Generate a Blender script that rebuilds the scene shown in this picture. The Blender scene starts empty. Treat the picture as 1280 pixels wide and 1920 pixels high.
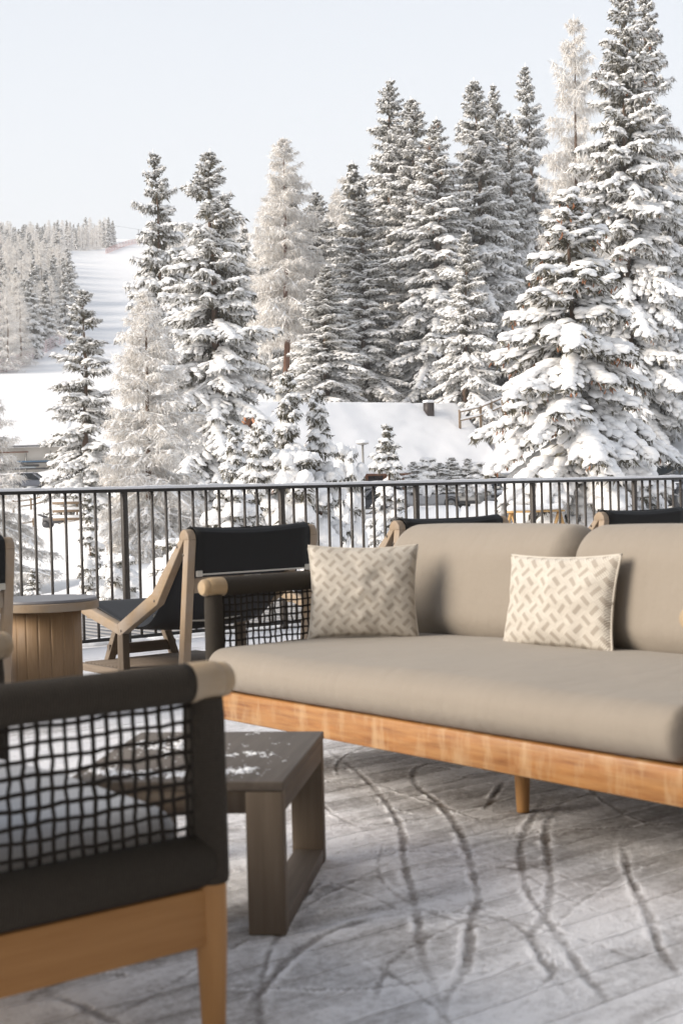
import bpy, math, random
import numpy as np
from mathutils import Matrix, Vector

S = bpy.context.scene
COL = S.collection
RNG = np.random.default_rng(7)
R = math.radians

# ------------------------------------------------------------------ camera
# X runs along the railing, Y points out over the landscape, Z up; the camera stands above the origin.
CAM_H, FPX, ROLL, PITCH, AZ = 0.98, 2667.0, 0.0265, math.atan(33 / 2667.0), R(51.64)
FH = np.array([math.cos(AZ), math.sin(AZ), 0.0])
R0 = np.array([math.sin(AZ), -math.cos(AZ), 0.0])
ZU = np.array([0, 0, 1.0])
_f = FH * math.cos(PITCH) - ZU * math.sin(PITCH)
_u0 = ZU * math.cos(PITCH) + FH * math.sin(PITCH)
_r = R0 * math.cos(ROLL) - _u0 * math.sin(ROLL)
_u = _u0 * math.cos(ROLL) + R0 * math.sin(ROLL)
CPOS = np.array([0, 0, CAM_H])
cam = bpy.data.cameras.new('camera')
cam_ob = bpy.data.objects.new('camera', cam)
COL.objects.link(cam_ob)
m = Matrix.Identity(4)
for i in range(3):
    m[i][0], m[i][1], m[i][2], m[i][3] = _r[i], _u[i], -_f[i], CPOS[i]
cam_ob.matrix_world = m
cam.sensor_fit = 'VERTICAL'
cam.sensor_height = 36.0
cam.sensor_width = 24.0
cam.lens = 50.0
cam.clip_start = 0.05
cam.clip_end = 6000
cam.dof.use_dof = True
cam.dof.focus_distance = 15.0
cam.dof.aperture_fstop = 6.0
S.camera = cam_ob

# ------------------------------------------------------------------ sky and sun
SUN_EL, SUN_AZ = R(23.0), R(160.0)          # azimuth counted from +X towards +Y
SUN_DIR = Vector((math.cos(SUN_EL) * math.cos(SUN_AZ), math.cos(SUN_EL) * math.sin(SUN_AZ), math.sin(SUN_EL)))
w = bpy.data.worlds.new('World')
S.world = w
w.use_nodes = True
nt = w.node_tree
nt.nodes.clear()
sky = nt.nodes.new('ShaderNodeTexSky')
sky.sky_type = 'NISHITA'
sky.sun_disc = False
sky.sun_elevation = SUN_EL
sky.sun_rotation = math.pi / 2 - SUN_AZ
sky.altitude = 1500
sky.air_density = 1.0
sky.dust_density = 1.6
sky.ozone_density = 1.0
veil = nt.nodes.new('ShaderNodeMix')          # thin even high cloud
veil.data_type = 'RGBA'
veil.inputs[7].default_value = (5.65, 5.8, 5.98, 1)
tc_ = nt.nodes.new('ShaderNodeTexCoord')           # an even cloud layer looks denser the flatter one looks through it
sx_ = nt.nodes.new('ShaderNodeSeparateXYZ')
nt.links.new(tc_.outputs['Generated'], sx_.inputs[0])
prev = sx_.outputs[2]
for op_, v_ in (('MAXIMUM', .02), ('DIVIDE', None), ('MULTIPLY', -.52), ('EXPONENT', None), ('SUBTRACT', None)):
    q_ = nt.nodes.new('ShaderNodeMath')
    q_.operation = op_
    k_ = 1 if op_ in ('DIVIDE', 'SUBTRACT') else 0
    nt.links.new(prev, q_.inputs[k_])
    if k_:
        q_.inputs[0].default_value = 1.0
    elif v_ is not None:
        q_.inputs[1].default_value = v_
    prev = q_.outputs[0]
nt.links.new(prev, veil.inputs[0])
bg = nt.nodes.new('ShaderNodeBackground')
bg.inputs[1].default_value = 0.10
wo = nt.nodes.new('ShaderNodeOutputWorld')
nt.links.new(sky.outputs[0], veil.inputs[6])
nt.links.new(veil.outputs[2], bg.inputs[0])
nt.links.new(bg.outputs[0], wo.inputs[0])
sl = bpy.data.lights.new('sun', 'SUN')
sl.energy = 3.4
sl.angle = R(34.0)
sl.color = (1.0, 0.89, 0.76)
so = bpy.data.objects.new('sun', sl)
COL.objects.link(so)
so.rotation_euler = SUN_DIR.to_track_quat('Z', 'Y').to_euler()
S.view_settings.view_transform = 'Standard'
S.view_settings.look = 'None'
S.view_settings.gamma = 1.0
S.view_settings.use_curve_mapping = False
S.view_settings.exposure = 0.88
S.cycles.use_denoising = True
S.cycles.max_bounces = 8
S.cycles.diffuse_bounces = 4
S.cycles.glossy_bounces = 3
S.cycles.transparent_max_bounces = 12
S.cycles.caustics_reflective = False
S.cycles.caustics_refractive = False


def at(px, py, d):
    """point d metres along the view axis behind pixel (px, py) of the 1280x1920 photograph"""
    return CPOS + (_f + _r * (px - 640) / FPX - _u * (py - 960) / FPX) * d


# ------------------------------------------------------------------ materials
def mat(name, color=(.5, .5, .5), rough=.6, metal=0.0, spec=.5):
    mt = bpy.data.materials.new(name)
    mt.use_nodes = True
    b = mt.node_tree.nodes['Principled BSDF']
    b.inputs['Base Color'].default_value = (*color, 1)
    b.inputs['Roughness'].default_value = rough
    b.inputs['Metallic'].default_value = metal
    b.inputs['Specular IOR Level'].default_value = spec
    return mt, mt.node_tree, b


def N(nt, t, **kw):
    n = nt.nodes.new(t)
    for k, v in kw.items():
        setattr(n, k, v)
    return n


def mapping(nt, scale=(1, 1, 1), rot=(0, 0, 0), out='Object'):
    tc = N(nt, 'ShaderNodeTexCoord')
    mp = N(nt, 'ShaderNodeMapping')
    mp.inputs['Scale'].default_value = scale
    mp.inputs['Rotation'].default_value = rot
    nt.links.new(tc.outputs[out], mp.inputs['Vector'])
    return mp.outputs[0]


def noise(nt, vec, scale, detail=4, rough=.55):
    n = N(nt, 'ShaderNodeTexNoise')
    n.inputs['Scale'].default_value = scale
    n.inputs['Detail'].default_value = detail
    n.inputs['Roughness'].default_value = rough
    nt.links.new(vec, n.inputs['Vector'])
    return n.outputs['Fac']


def ramp(nt, fac, stops):
    r = N(nt, 'ShaderNodeValToRGB')
    els = r.color_ramp.elements
    while len(els) < len(stops):
        els.new(.5)
    for e, (p, c) in zip(els, stops):
        e.position = p
        e.color = (*c, 1) if len(c) == 3 else c
    nt.links.new(fac, r.inputs[0])
    return r.outputs[0]


def mixc(nt, fac, a, b, mode='MIX'):
    n = N(nt, 'ShaderNodeMix', data_type='RGBA', blend_type=mode)
    for sock, v in ((n.inputs[0], fac), (n.inputs[6], a), (n.inputs[7], b)):
        if isinstance(v, (int, float)):
            sock.default_value = v
        elif isinstance(v, tuple):
            sock.default_value = (*v, 1)
        else:
            nt.links.new(v, sock)
    return n.outputs[2]


def math_(nt, op, a, b=None, c=None, clamp=False):
    n = N(nt, 'ShaderNodeMath', operation=op, use_clamp=clamp)
    for i, v in enumerate((a, b, c)):
        if v is None:
            continue
        if isinstance(v, (int, float)):
            n.inputs[i].default_value = v
        else:
            nt.links.new(v, n.inputs[i])
    return n.outputs[0]


def bump(nt, bsdf, h, strength=.3, dist=.01):
    n = N(nt, 'ShaderNodeBump')
    n.inputs['Strength'].default_value = strength
    n.inputs['Distance'].default_value = dist
    nt.links.new(h, n.inputs['Height'])
    nt.links.new(n.outputs[0], bsdf.inputs['Normal'])


def wood(name, c1, c2, axis=0, grey=None, rough=.65, fine=60):
    mt, nt, b = mat(name, rough=rough, spec=.3)
    sc = [1, 1, 1]
    sc[axis] = .06
    v = mapping(nt, tuple(sc))
    g = noise(nt, v, fine, 5, .6)
    g2 = noise(nt, v, 9, 3)
    col = mixc(nt, ramp(nt, g, [(.3, (0, 0, 0)), (.72, (1, 1, 1))]), c1, c2)
    col = mixc(nt, math_(nt, 'MULTIPLY', g2, .55), col, tuple(x * .62 for x in c1))
    oi = N(nt, 'ShaderNodeObjectInfo')
    col = mixc(nt, math_(nt, 'MULTIPLY', oi.outputs['Random'], .22), col, tuple(x * .6 for x in c1))
    if grey:
        n3 = noise(nt, mapping(nt, (1, 1, 1)), 5, 4)
        col = mixc(nt, ramp(nt, n3, [(.42, (0, 0, 0)), (.68, (.8, .8, .8))]), col, grey)
    nt.links.new(col, b.inputs['Base Color'])
    bump(nt, b, g, .12, .002)
    return mt


M = {}
M['snow'], nt, b = mat('snow', (.87, .88, .9), .75, spec=.25)
v = mapping(nt)
bump(nt, b, noise(nt, v, 9, 6, .65), .35, .05)
M['tree_snow'], nt, b = mat('tree_snow', (.91, .905, .90), .8, spec=.2)
bump(nt, b, noise(nt, mapping(nt), 14, 4, .6), .5, .05)
# ground snow: packed and loose patches
M['ground'], nt, b = mat('ground_snow', (.86, .87, .89), .8, spec=.2)
v = mapping(nt)
n1 = noise(nt, v, .9, 5, .6)
n2 = noise(nt, v, .06, 4, .6)
nt.links.new(mixc(nt, ramp(nt, n2, [(.35, (0, 0, 0)), (.7, (1, 1, 1))]), (.88, .89, .905), (.91, .91, .91)), b.inputs['Base Color'])
bump(nt, b, n1, .25, .12)


def frost_mat(name, dark, frost):
    mt, nt, b = mat(name, rough=.85, spec=.1)
    a = N(nt, 'ShaderNodeAttribute', attribute_name='frost')
    nt.links.new(mixc(nt, a.outputs['Fac'], dark, frost), b.inputs['Base Color'])
    return mt


M['needles'] = frost_mat('spruce_needles', (.115, .105, .078), (.84, .83, .81))
M['larch'] = frost_mat('larch_twigs', (.59, .535, .475), (.89, .88, .86))
M['bark'] = wood('bark', (.13, .085, .06), (.2, .13, .09), axis=2, rough=.9, fine=12)
M['red_bark'] = wood('red_bark', (.17, .085, .055), (.26, .14, .09), axis=2, rough=.9, fine=12)
M['cone'] = mat('spruce_cone', (.30, .125, .055), .7)[0]
M['teak'] = wood('weathered_teak', (.33, .24, .155), (.41, .305, .205), axis=2, grey=(.33, .28, .235), rough=.6, fine=190)
M['teak_x'] = wood('weathered_teak_x', (.32, .235, .155), (.41, .31, .21), axis=0, grey=(.31, .275, .24), rough=.65)
M['teak_y'] = wood('weathered_teak_y', (.34, .245, .155), (.42, .315, .21), axis=1, grey=(.34, .29, .245), rough=.65)
M['warm_teak'] = wood('warm_teak', (.40, .20, .07), (.52, .29, .115), axis=2, rough=.5)
M['warm_teak_x'] = wood('warm_teak_x', (.37, .18, .06), (.50, .27, .10), axis=0, rough=.5)
M['stave'] = wood('stave_teak', (.29, .185, .10), (.37, .25, .145), axis=2, rough=.55, fine=190)
M['cap_teak'] = wood('cap_teak', (.42, .30, .17), (.52, .39, .245), axis=0, grey=(.36, .32, .27), rough=.55)
M['slat_grey'] = wood('grey_slat', (.17, .135, .105), (.25, .205, .165), axis=0, rough=.75)
M['grey_beam'] = wood('grey_beam', (.21, .165, .125), (.29, .235, .18), axis=1, rough=.75)
M['table_top'] = wood('table_grey_wood', (.115, .094, .076), (.185, .155, .127), axis=0, rough=.6, fine=45)
M['table_leg'] = wood('table_grey_wood_z', (.12, .092, .067), (.19, .15, .112), axis=2, rough=.6, fine=45)
# sofa rail: oiled orange wood with pale worn streaks
M['sofa_rail'], nt, b = mat('orange_wood', rough=.42, spec=.5)
v = mapping(nt, (1, .05, 1))
g = noise(nt, v, 70, 5)
vs = mapping(nt, (1, 1, .28))
st = noise(nt, vs, 13, 4, .65)
blot = noise(nt, mapping(nt, (1, .16, 1)), 26, 5, .65)
col = mixc(nt, ramp(nt, blot, [(.38, (0, 0, 0)), (.62, (1, 1, 1))]), (.37, .165, .05), (.20, .075, .021))
col = mixc(nt, ramp(nt, g, [(.35, (0, 0, 0)), (.65, (.75, .75, .75))]), col, (.40, .21, .077))
col = mixc(nt, ramp(nt, st, [(.50, (0, 0, 0)), (.68, (.75, .75, .75))]), col, (.46, .30, .16))
nt.links.new(col, b.inputs['Base Color'])
bump(nt, b, g, .2, .003)
# dark rope wrapping
def rope_mat(name, axis):
    mt, nt, b = mat(name, rough=.85, spec=.15)
    sc = [0, 0, 0]
    sc[axis] = 1
    wv = N(nt, 'ShaderNodeTexWave', wave_type='BANDS', bands_direction='X')
    wv.inputs['Scale'].default_value = 62
    wv.inputs['Distortion'].default_value = .8
    rot = {0: (0, 0, 0), 1: (0, 0, R(-90)), 2: (0, R(90), 0)}[axis]
    nt.links.new(mapping(nt, (1, 1, 1), rot), wv.inputs['Vector'])
    n = noise(nt, mapping(nt), 160, 3)
    col = mixc(nt, wv.outputs['Fac'], (.018, .015, .012), (.062, .053, .044))
    col = mixc(nt, math_(nt, 'MULTIPLY', n, .5), col, (.085, .075, .062))
    nt.links.new(col, b.inputs['Base Color'])
    bump(nt, b, wv.outputs['Fac'], .7, .004)
    return mt


for k, a in (('rope_x', 0), ('rope_y', 1), ('rope_z', 2)):
    M[k] = rope_mat(k, a)
M['rope'] = mat('rope', (.024, .02, .017), .85, spec=.15)[0]
# outdoor upholstery
M['fabric'], nt, b = mat('taupe_fabric', rough=.9, spec=.1)
v = mapping(nt)
fn = noise(nt, v, 420, 2)
wr = math_(nt, 'ADD', noise(nt, v, 3.2, 4, .55), math_(nt, 'MULTIPLY', noise(nt, mapping(nt, (2.0, 7.0, 1.2)), 3.0, 3, .5), .22))
nt.links.new(mixc(nt, fn, (.262, .229, .19), (.312, .275, .231)), b.inputs['Base Color'])
b.inputs['Sheen Weight'].default_value = .15
bump(nt, b, math_(nt, 'ADD', math_(nt, 'MULTIPLY', fn, .06), wr), .4, .04)
M['skylit_fabric'], nt, b = mat('skylit_taupe_fabric', (.50, .50, .505), .9, spec=.1)  # same upholstery as the sofa, with grey sky light put into its colour
bump(nt, b, noise(nt, mapping(nt), 4, 4), .25, .03)
# woven pillow: bars of two directions on a chequer turned by 45 degrees
M['pillow'], nt, b = mat('woven_pillow', rough=.95, spec=.05)
uv = N(nt, 'ShaderNodeTexCoord')
mp = N(nt, 'ShaderNodeMapping')
mp.inputs['Rotation'].default_value = (0, 0, R(45))
mp.inputs['Scale'].default_value = (10.2, 10.2, 1)
nt.links.new(uv.outputs['UV'], mp.inputs['Vector'])
sp = N(nt, 'ShaderNodeSeparateXYZ')
nt.links.new(mp.outputs[0], sp.inputs[0])
X, Y = sp.outputs[0], sp.outputs[1]
par = math_(nt, 'MODULO', math_(nt, 'ABSOLUTE', math_(nt, 'ADD', math_(nt, 'FLOOR', X), math_(nt, 'FLOOR', Y))), 2)
fx = math_(nt, 'ABSOLUTE', math_(nt, 'SUBTRACT', math_(nt, 'FRACT', math_(nt, 'ADD', X, 40)), .5))
fy = math_(nt, 'ABSOLUTE', math_(nt, 'SUBTRACT', math_(nt, 'FRACT', math_(nt, 'ADD', Y, 40)), .5))
b1 = math_(nt, 'MULTIPLY', math_(nt, 'LESS_THAN', fx, .43), math_(nt, 'LESS_THAN', fy, .165))
b2 = math_(nt, 'MULTIPLY', math_(nt, 'LESS_THAN', fx, .165), math_(nt, 'LESS_THAN', fy, .43))
bar = math_(nt, 'ADD', math_(nt, 'MULTIPLY', b1, par), math_(nt, 'MULTIPLY', b2, math_(nt, 'SUBTRACT', 1, par)))
sa = math_(nt, 'SINE', math_(nt, 'MULTIPLY', X, 44))
sb = math_(nt, 'SINE', math_(nt, 'MULTIPLY', Y, 44))
stripe = math_(nt, 'ADD', math_(nt, 'MULTIPLY', sa, par), math_(nt, 'MULTIPLY', sb, math_(nt, 'SUBTRACT', 1, par)))
light = mixc(nt, math_(nt, 'MULTIPLY_ADD', stripe, .5, .5), (.44, .405, .355), (.66, .625, .565))
colp = mixc(nt, bar, light, (.37, .33, .285))
fz = noise(nt, mapping(nt), 300, 2)
colp = mixc(nt, math_(nt, 'MULTIPLY', fz, .25), colp, (.6, .55, .47))
nt.links.new(colp, b.inputs['Base Color'])
bump(nt, b, math_(nt, 'ADD', stripe, math_(nt, 'MULTIPLY', bar, 1.2)), .35, .004)
M['sling'], nt, b = mat('black_mesh_fabric', (.028, .028, .030), .6, spec=.3)
bump(nt, b, noise(nt, mapping(nt), 500, 1), .1, .002)
M['sling_rear'], nt, b = mat('black_mesh_panel', (.013, .013, .0135), .6, spec=.18)
M['pale_metal'] = mat('pale_metal', (.5, .48, .43), .45, metal=.3)[0]
M['screw'] = mat('screw_head', (.12, .10, .08), .5, metal=.6)[0]
# railing paint with frost specks
M['railing'], nt, b = mat('bronze_paint', rough=.5, spec=.4)
sp1 = noise(nt, mapping(nt), 150, 2, .5)
nt.links.new(mixc(nt, ramp(nt, sp1, [(.69, (0, 0, 0)), (.73, (1, 1, 1))]), (.052, .043, .036), (.55, .55, .56)), b.inputs['Base Color'])
M['rail_top'] = mat('bronze_rail', (.02, .018, .017), .5)[0]
M['slate'], nt, b = mat('slate_top', rough=.45)
nt.links.new(mixc(nt, noise(nt, mapping(nt), 14, 5), (.10, .10, .11), (.2, .2, .215)), b.inputs['Base Color'])


# terrace boards: brown wood under an uneven dusting of snow, with drag marks
def deck_mat():
    mt, nt, b = mat('dusted_boards', rough=.8, spec=.2)
    geo = N(nt, 'ShaderNodeNewGeometry')
    mp = N(nt, 'ShaderNodeMapping')
    nt.links.new(geo.outputs['Position'], mp.inputs['Vector'])
    P = mp.outputs[0]
    mp2 = N(nt, 'ShaderNodeMapping')
    mp2.inputs['Scale'].default_value = (.3, 1.7, 1)
    nt.links.new(geo.outputs['Position'], mp2.inputs['Vector'])
    gr = N(nt, 'ShaderNodeMapping')
    gr.inputs['Scale'].default_value = (.05, 1, 1)
    nt.links.new(geo.outputs['Position'], gr.inputs['Vector'])
    grain = noise(nt, gr.outputs[0], 90, 4)
    oi = N(nt, 'ShaderNodeObjectInfo')
    wd = mixc(nt, grain, (.055, .04, .03), (.125, .095, .07))
    wd = mixc(nt, math_(nt, 'MULTIPLY', oi.outputs['Random'], .4), wd, (.06, .045, .035))
    big = noise(nt, P, 1.5, 4, .6)
    mid = noise(nt, mp2.outputs[0], 4.5, 5, .65)
    fine = noise(nt, P, 42, 5, .7)
    grit = noise(nt, P, 160, 3, .7)
    tr = N(nt, 'ShaderNodeAttribute', attribute_name='track')
    ed = N(nt, 'ShaderNodeAttribute', attribute_name='cover')
    cov = math_(nt, 'ADD', math_(nt, 'MULTIPLY', big, .95), math_(nt, 'MULTIPLY', mid, 1.15))
    cov = math_(nt, 'ADD', cov, math_(nt, 'MULTIPLY', fine, .85))
    cov = math_(nt, 'ADD', cov, math_(nt, 'MULTIPLY', grit, .5))
    cov = math_(nt, 'ADD', cov, math_(nt, 'MULTIPLY', math_(nt, 'SUBTRACT', oi.outputs['Random'], .5), .18))
    cov = math_(nt, 'ADD', cov, ed.outputs['Fac'])
    cov = math_(nt, 'SUBTRACT', cov, math_(nt, 'MULTIPLY', tr.outputs['Fac'], .34))
    f = N(nt, 'ShaderNodeMapRange')
    f.interpolation_type = 'LINEAR'
    f.inputs['From Min'].default_value = 1.03
    f.inputs['From Max'].default_value = 1.90
    nt.links.new(cov, f.inputs['Value'])
    thin_ = mixc(nt, math_(nt, 'MULTIPLY', f.outputs[0], 2.0, clamp=True), wd, (.37, .36, .36))
    col = mixc(nt, math_(nt, 'MULTIPLY_ADD', f.outputs[0], 2.0, -1.0, clamp=True), thin_, (.82, .825, .85))
    nt.links.new(col, b.inputs['Base Color'])
    bump(nt, b, math_(nt, 'ADD', cov, math_(nt, 'MULTIPLY', grit, .4)), .6, .012)
    return mt


M['deck'] = deck_mat()
M['far_board'] = wood('grey_board', (.33, .32, .31), (.45, .44, .44), axis=1, rough=.8)


# ------------------------------------------------------------------ mesh helpers
def fast_mesh(name, V, F, smooth=False, mats=None, midx=None, attrs=None):
    """V (n,3) array; F list of int arrays of equal-sized faces"""
    me = bpy.data.meshes.new(name)
    V = np.asarray(V, np.float32)
    F = [np.asarray(f, np.int32) for f in (F if isinstance(F, list) else [F]) if len(f)]
    me.vertices.add(len(V))
    me.vertices.foreach_set('co', V.ravel())
    li = np.concatenate([f.ravel() for f in F])
    sizes = np.concatenate([np.full(len(f), f.shape[1], np.int32) for f in F])
    me.loops.add(len(li))
    me.loops.foreach_set('vertex_index', li)
    me.polygons.add(len(sizes))
    st = np.zeros(len(sizes), np.int32)
    st[1:] = np.cumsum(sizes)[:-1]
    me.polygons.foreach_set('loop_start', st)
    if smooth:
        me.polygons.foreach_set('use_smooth', np.ones(len(sizes), bool))
    if midx is not None:
        me.polygons.foreach_set('material_index', np.asarray(midx, np.int32))
    for a, val in (attrs or {}).items():
        at_ = me.attributes.new(a, 'FLOAT', 'POINT')
        at_.data.foreach_set('value', np.asarray(val, np.float32))
    for mt in (mats or []):
        me.materials.append(mt)
    me.update()
    return me


class MB:
    """collects shapes for one mesh"""
    def __init__(s):
        s.V, s.F, s.n = [], {}, 0

    def add(s, V, F):
        V = np.asarray(V, float)
        F = np.asarray(F, int)
        s.F.setdefault(F.shape[1], []).append(F + s.n)
        s.V.append(V)
        s.n += len(V)
        return s

    def box(s, c, size, rot=None):
        h = np.array(size) / 2
        V = np.array([[x, y, z] for z in (-1, 1) for y in (-1, 1) for x in (-1, 1)]) * h
        if rot is not None:
            V = V @ np.array(rot).T
        return s.add(V + np.array(c), [[0, 2, 3, 1], [4, 5, 7, 6], [0, 1, 5, 4], [2, 6, 7, 3], [0, 4, 6, 2], [1, 3, 7, 5]])

    def bar(s, a, b, w, t, up=(0, 0, 1)):
        """bar from a to b, w across (perpendicular to up), t along up"""
        a, b, up = np.array(a, float), np.array(b, float), np.array(up, float)
        d = b - a
        L = np.linalg.norm(d)
        d /= L
        sd = np.cross(up, d)
        sd /= np.linalg.norm(sd)
        u = np.cross(d, sd)
        return s.box((a + b) / 2, (L, w, t), np.stack([d, sd, u], 1))

    def tube(s, pts, rad, seg=10, caps=True):
        pts = np.array(pts, float)
        n = len(pts)
        rad = np.full(n, rad) if np.isscalar(rad) else np.array(rad)
        T = np.gradient(pts, axis=0)
        T /= np.linalg.norm(T, axis=1)[:, None] + 1e-9
        ref = np.array([0, 0, 1.0]) if abs(T[:, 2]).mean() < .8 else np.array([1.0, 0, 0])
        A = np.cross(T, ref)
        A /= np.linalg.norm(A, axis=1)[:, None] + 1e-9
        B = np.cross(T, A)
        an = np.arange(seg) * 2 * np.pi / seg
        V = pts[:, None] + rad[:, None, None] * (np.cos(an)[None, :, None] * A[:, None] + np.sin(an)[None, :, None] * B[:, None])
        i = np.arange(n - 1)[:, None] * seg
        j = np.arange(seg)[None]
        k = (j + 1) % seg
        F = np.stack([i + j, i + k, i + seg + k, i + seg + j], -1).reshape(-1, 4)
        s.add(V.reshape(-1, 3), F)
        if caps:
            for o, r in ((0, 1), (n - 1, -1)):
                base = s.n - n * seg if o == 0 else s.n - n * seg - 1
                ring = np.arange(seg) + o * seg
                idx = ring + base
                s.V.append(pts[o][None])
                c = s.n
                s.n += 1
                s.F.setdefault(3, []).append(np.stack([np.full(seg, c), idx[::r], np.roll(idx[::r], 1)], 1))
        return s

    def lathe(s, prof, seg=32, c=(0, 0, 0), axis=2):
        """profile of (radius, height) pairs turned about an axis"""
        P = np.array(prof, float)
        an = np.arange(seg) * 2 * np.pi / seg
        V = np.stack([P[:, 0][:, None] * np.cos(an), P[:, 0][:, None] * np.sin(an), np.repeat(P[:, 1][:, None], seg, 1)], -1)
        if axis == 0:
            V = V[..., [2, 0, 1]]
        if axis == 1:
            V = V[..., [1, 2, 0]]
        i = np.arange(len(P) - 1)[:, None] * seg
        j = np.arange(seg)[None]
        k = (j + 1) % seg
        return s.add(V.reshape(-1, 3) + np.array(c), np.stack([i + j, i + k, i + seg + k, i + seg + j], -1).reshape(-1, 4))

    def prism(s, poly, x0, x1):
        """polygon in the YZ plane pushed from x0 to x1"""
        n = len(poly)
        V = [(x, y, z) for x in (x0, x1) for y, z in poly]
        s.add(V, [[i, (i + 1) % n, n + (i + 1) % n, n + i] for i in range(n)])
        b = s.n - 2 * n
        s.F.setdefault(n, []).append(np.array([[b + i for i in range(n)][::-1], [b + n + i for i in range(n)]]))
        return s

    def build(s, name, mt, parent=None, smooth=False, bevel=0, loc=None, auto=None):
        me = fast_mesh(name, np.concatenate(s.V), [np.concatenate(f) for f in s.F.values()], smooth, [mt])
        o = obj(name, me, parent, loc)
        if auto:
            me.polygons.foreach_set('use_smooth', np.ones(len(me.polygons), bool))
            try:
                me.set_sharp_from_angle(angle=R(auto))
            except Exception:
                pass
        if bevel:
            md = o.modifiers.new('bevel', 'BEVEL')
            md.width = bevel
            md.segments = 2
            md.limit_method = 'ANGLE'
        return o


def obj(name, me, parent=None, loc=None):
    o = bpy.data.objects.new(name, me)
    COL.objects.link(o)
    if parent:
        o.parent = parent
    if loc is not None:
        o.location = loc
    return o


def tag(o, label=None, cat=None, group=None, kind=None):
    for k, v in (('label', label), ('category', cat), ('group', group), ('kind', kind)):
        if v:
            o[k] = v
    return o


def empty(name, loc=(0, 0, 0), rz=0, **kw):
    o = bpy.data.objects.new(name, None)
    o.empty_display_size = .1
    COL.objects.link(o)
    o.location = loc
    o.rotation_euler = (0, 0, rz)
    return tag(o, **kw)


def copy_tree(o, parent=None):
    c = o.copy()
    COL.objects.link(c)
    c.parent = parent
    for ch in list(o.children):
        copy_tree(ch, c)
    return c


def rbox(size, r, n=(24, 24, 8), bulge=(0, 0, 0)):
    """box with round edges; bulge swells the faces"""
    h = np.array(size) / 2.0
    V, F = [], []
    c0 = 0
    for ax in range(3):
        a, b = (ax + 1) % 3, (ax + 2) % 3
        na, nb = n[a], n[b]
        ta = -np.cos(np.linspace(0, np.pi, na + 1)) * .5 + np.linspace(-1, 1, na + 1) * .5
        tb = -np.cos(np.linspace(0, np.pi, nb + 1)) * .5 + np.linspace(-1, 1, nb + 1) * .5
        for sg in (-1, 1):
            A, B = np.meshgrid(ta, tb, indexing='ij')
            P = np.zeros(A.shape + (3,))
            P[..., ax] = sg * h[ax]
            P[..., a] = A * h[a]
            P[..., b] = B * h[b]
            V.append(P.reshape(-1, 3))
            i, j = np.meshgrid(np.arange(na), np.arange(nb), indexing='ij')
            q = np.stack([i * (nb + 1) + j, (i + 1) * (nb + 1) + j, (i + 1) * (nb + 1) + j + 1, i * (nb + 1) + j + 1], -1).reshape(-1, 4)
            if sg < 0:
                q = q[:, ::-1]
            F.append(q + c0)
            c0 += A.size
    V = np.concatenate(V)
    rr = np.array(r if np.ndim(r) else (r, r, r), float)
    rr = np.minimum(rr, h * .999)
    inner = np.clip(V, -(h - rr), h - rr)
    d = (V - inner) / rr
    L = np.linalg.norm(d, axis=1)
    V = inner + d / np.maximum(L, 1e-6)[:, None] * rr
    t = V / h
    for ax in range(3):
        if bulge[ax]:
            a, b = (ax + 1) % 3, (ax + 2) % 3
            V[:, ax] += np.sign(t[:, ax]) * np.abs(t[:, ax]) ** 2 * bulge[ax] * np.clip(1 - t[:, a] ** 4, 0, 1) * np.clip(1 - t[:, b] ** 4, 0, 1)
    return V, np.concatenate(F)


def weld(me):
    import bmesh
    bm = bmesh.new()
    bm.from_mesh(me)
    bmesh.ops.remove_doubles(bm, verts=bm.verts, dist=1e-5)
    bm.to_mesh(me)
    bm.free()
    return me


def sm(x, a, b):
    t = np.clip((x - a) / (b - a), 0, 1)
    return t * t * (3 - 2 * t)


_ng = np.random.default_rng(3).random((64, 64))


def vnoise(x, y):
    """smooth value noise in the plane"""
    xi, yi = np.floor(x).astype(int), np.floor(y).astype(int)
    fx, fy = x - xi, y - yi
    fx, fy = fx * fx * (3 - 2 * fx), fy * fy * (3 - 2 * fy)
    g = lambda i, j: _ng[i % 64, j % 64]
    return (g(xi, yi) * (1 - fx) + g(xi + 1, yi) * fx) * (1 - fy) + (g(xi, yi + 1) * (1 - fx) + g(xi + 1, yi + 1) * fx) * fy


# ------------------------------------------------------------------ terrain
# surveyed spots: (pixel column, distance along the view axis, height); heights written as pixel rows where a row is given
def zrow(px, py, d):
    return at(px, py, d)[2]


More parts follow.
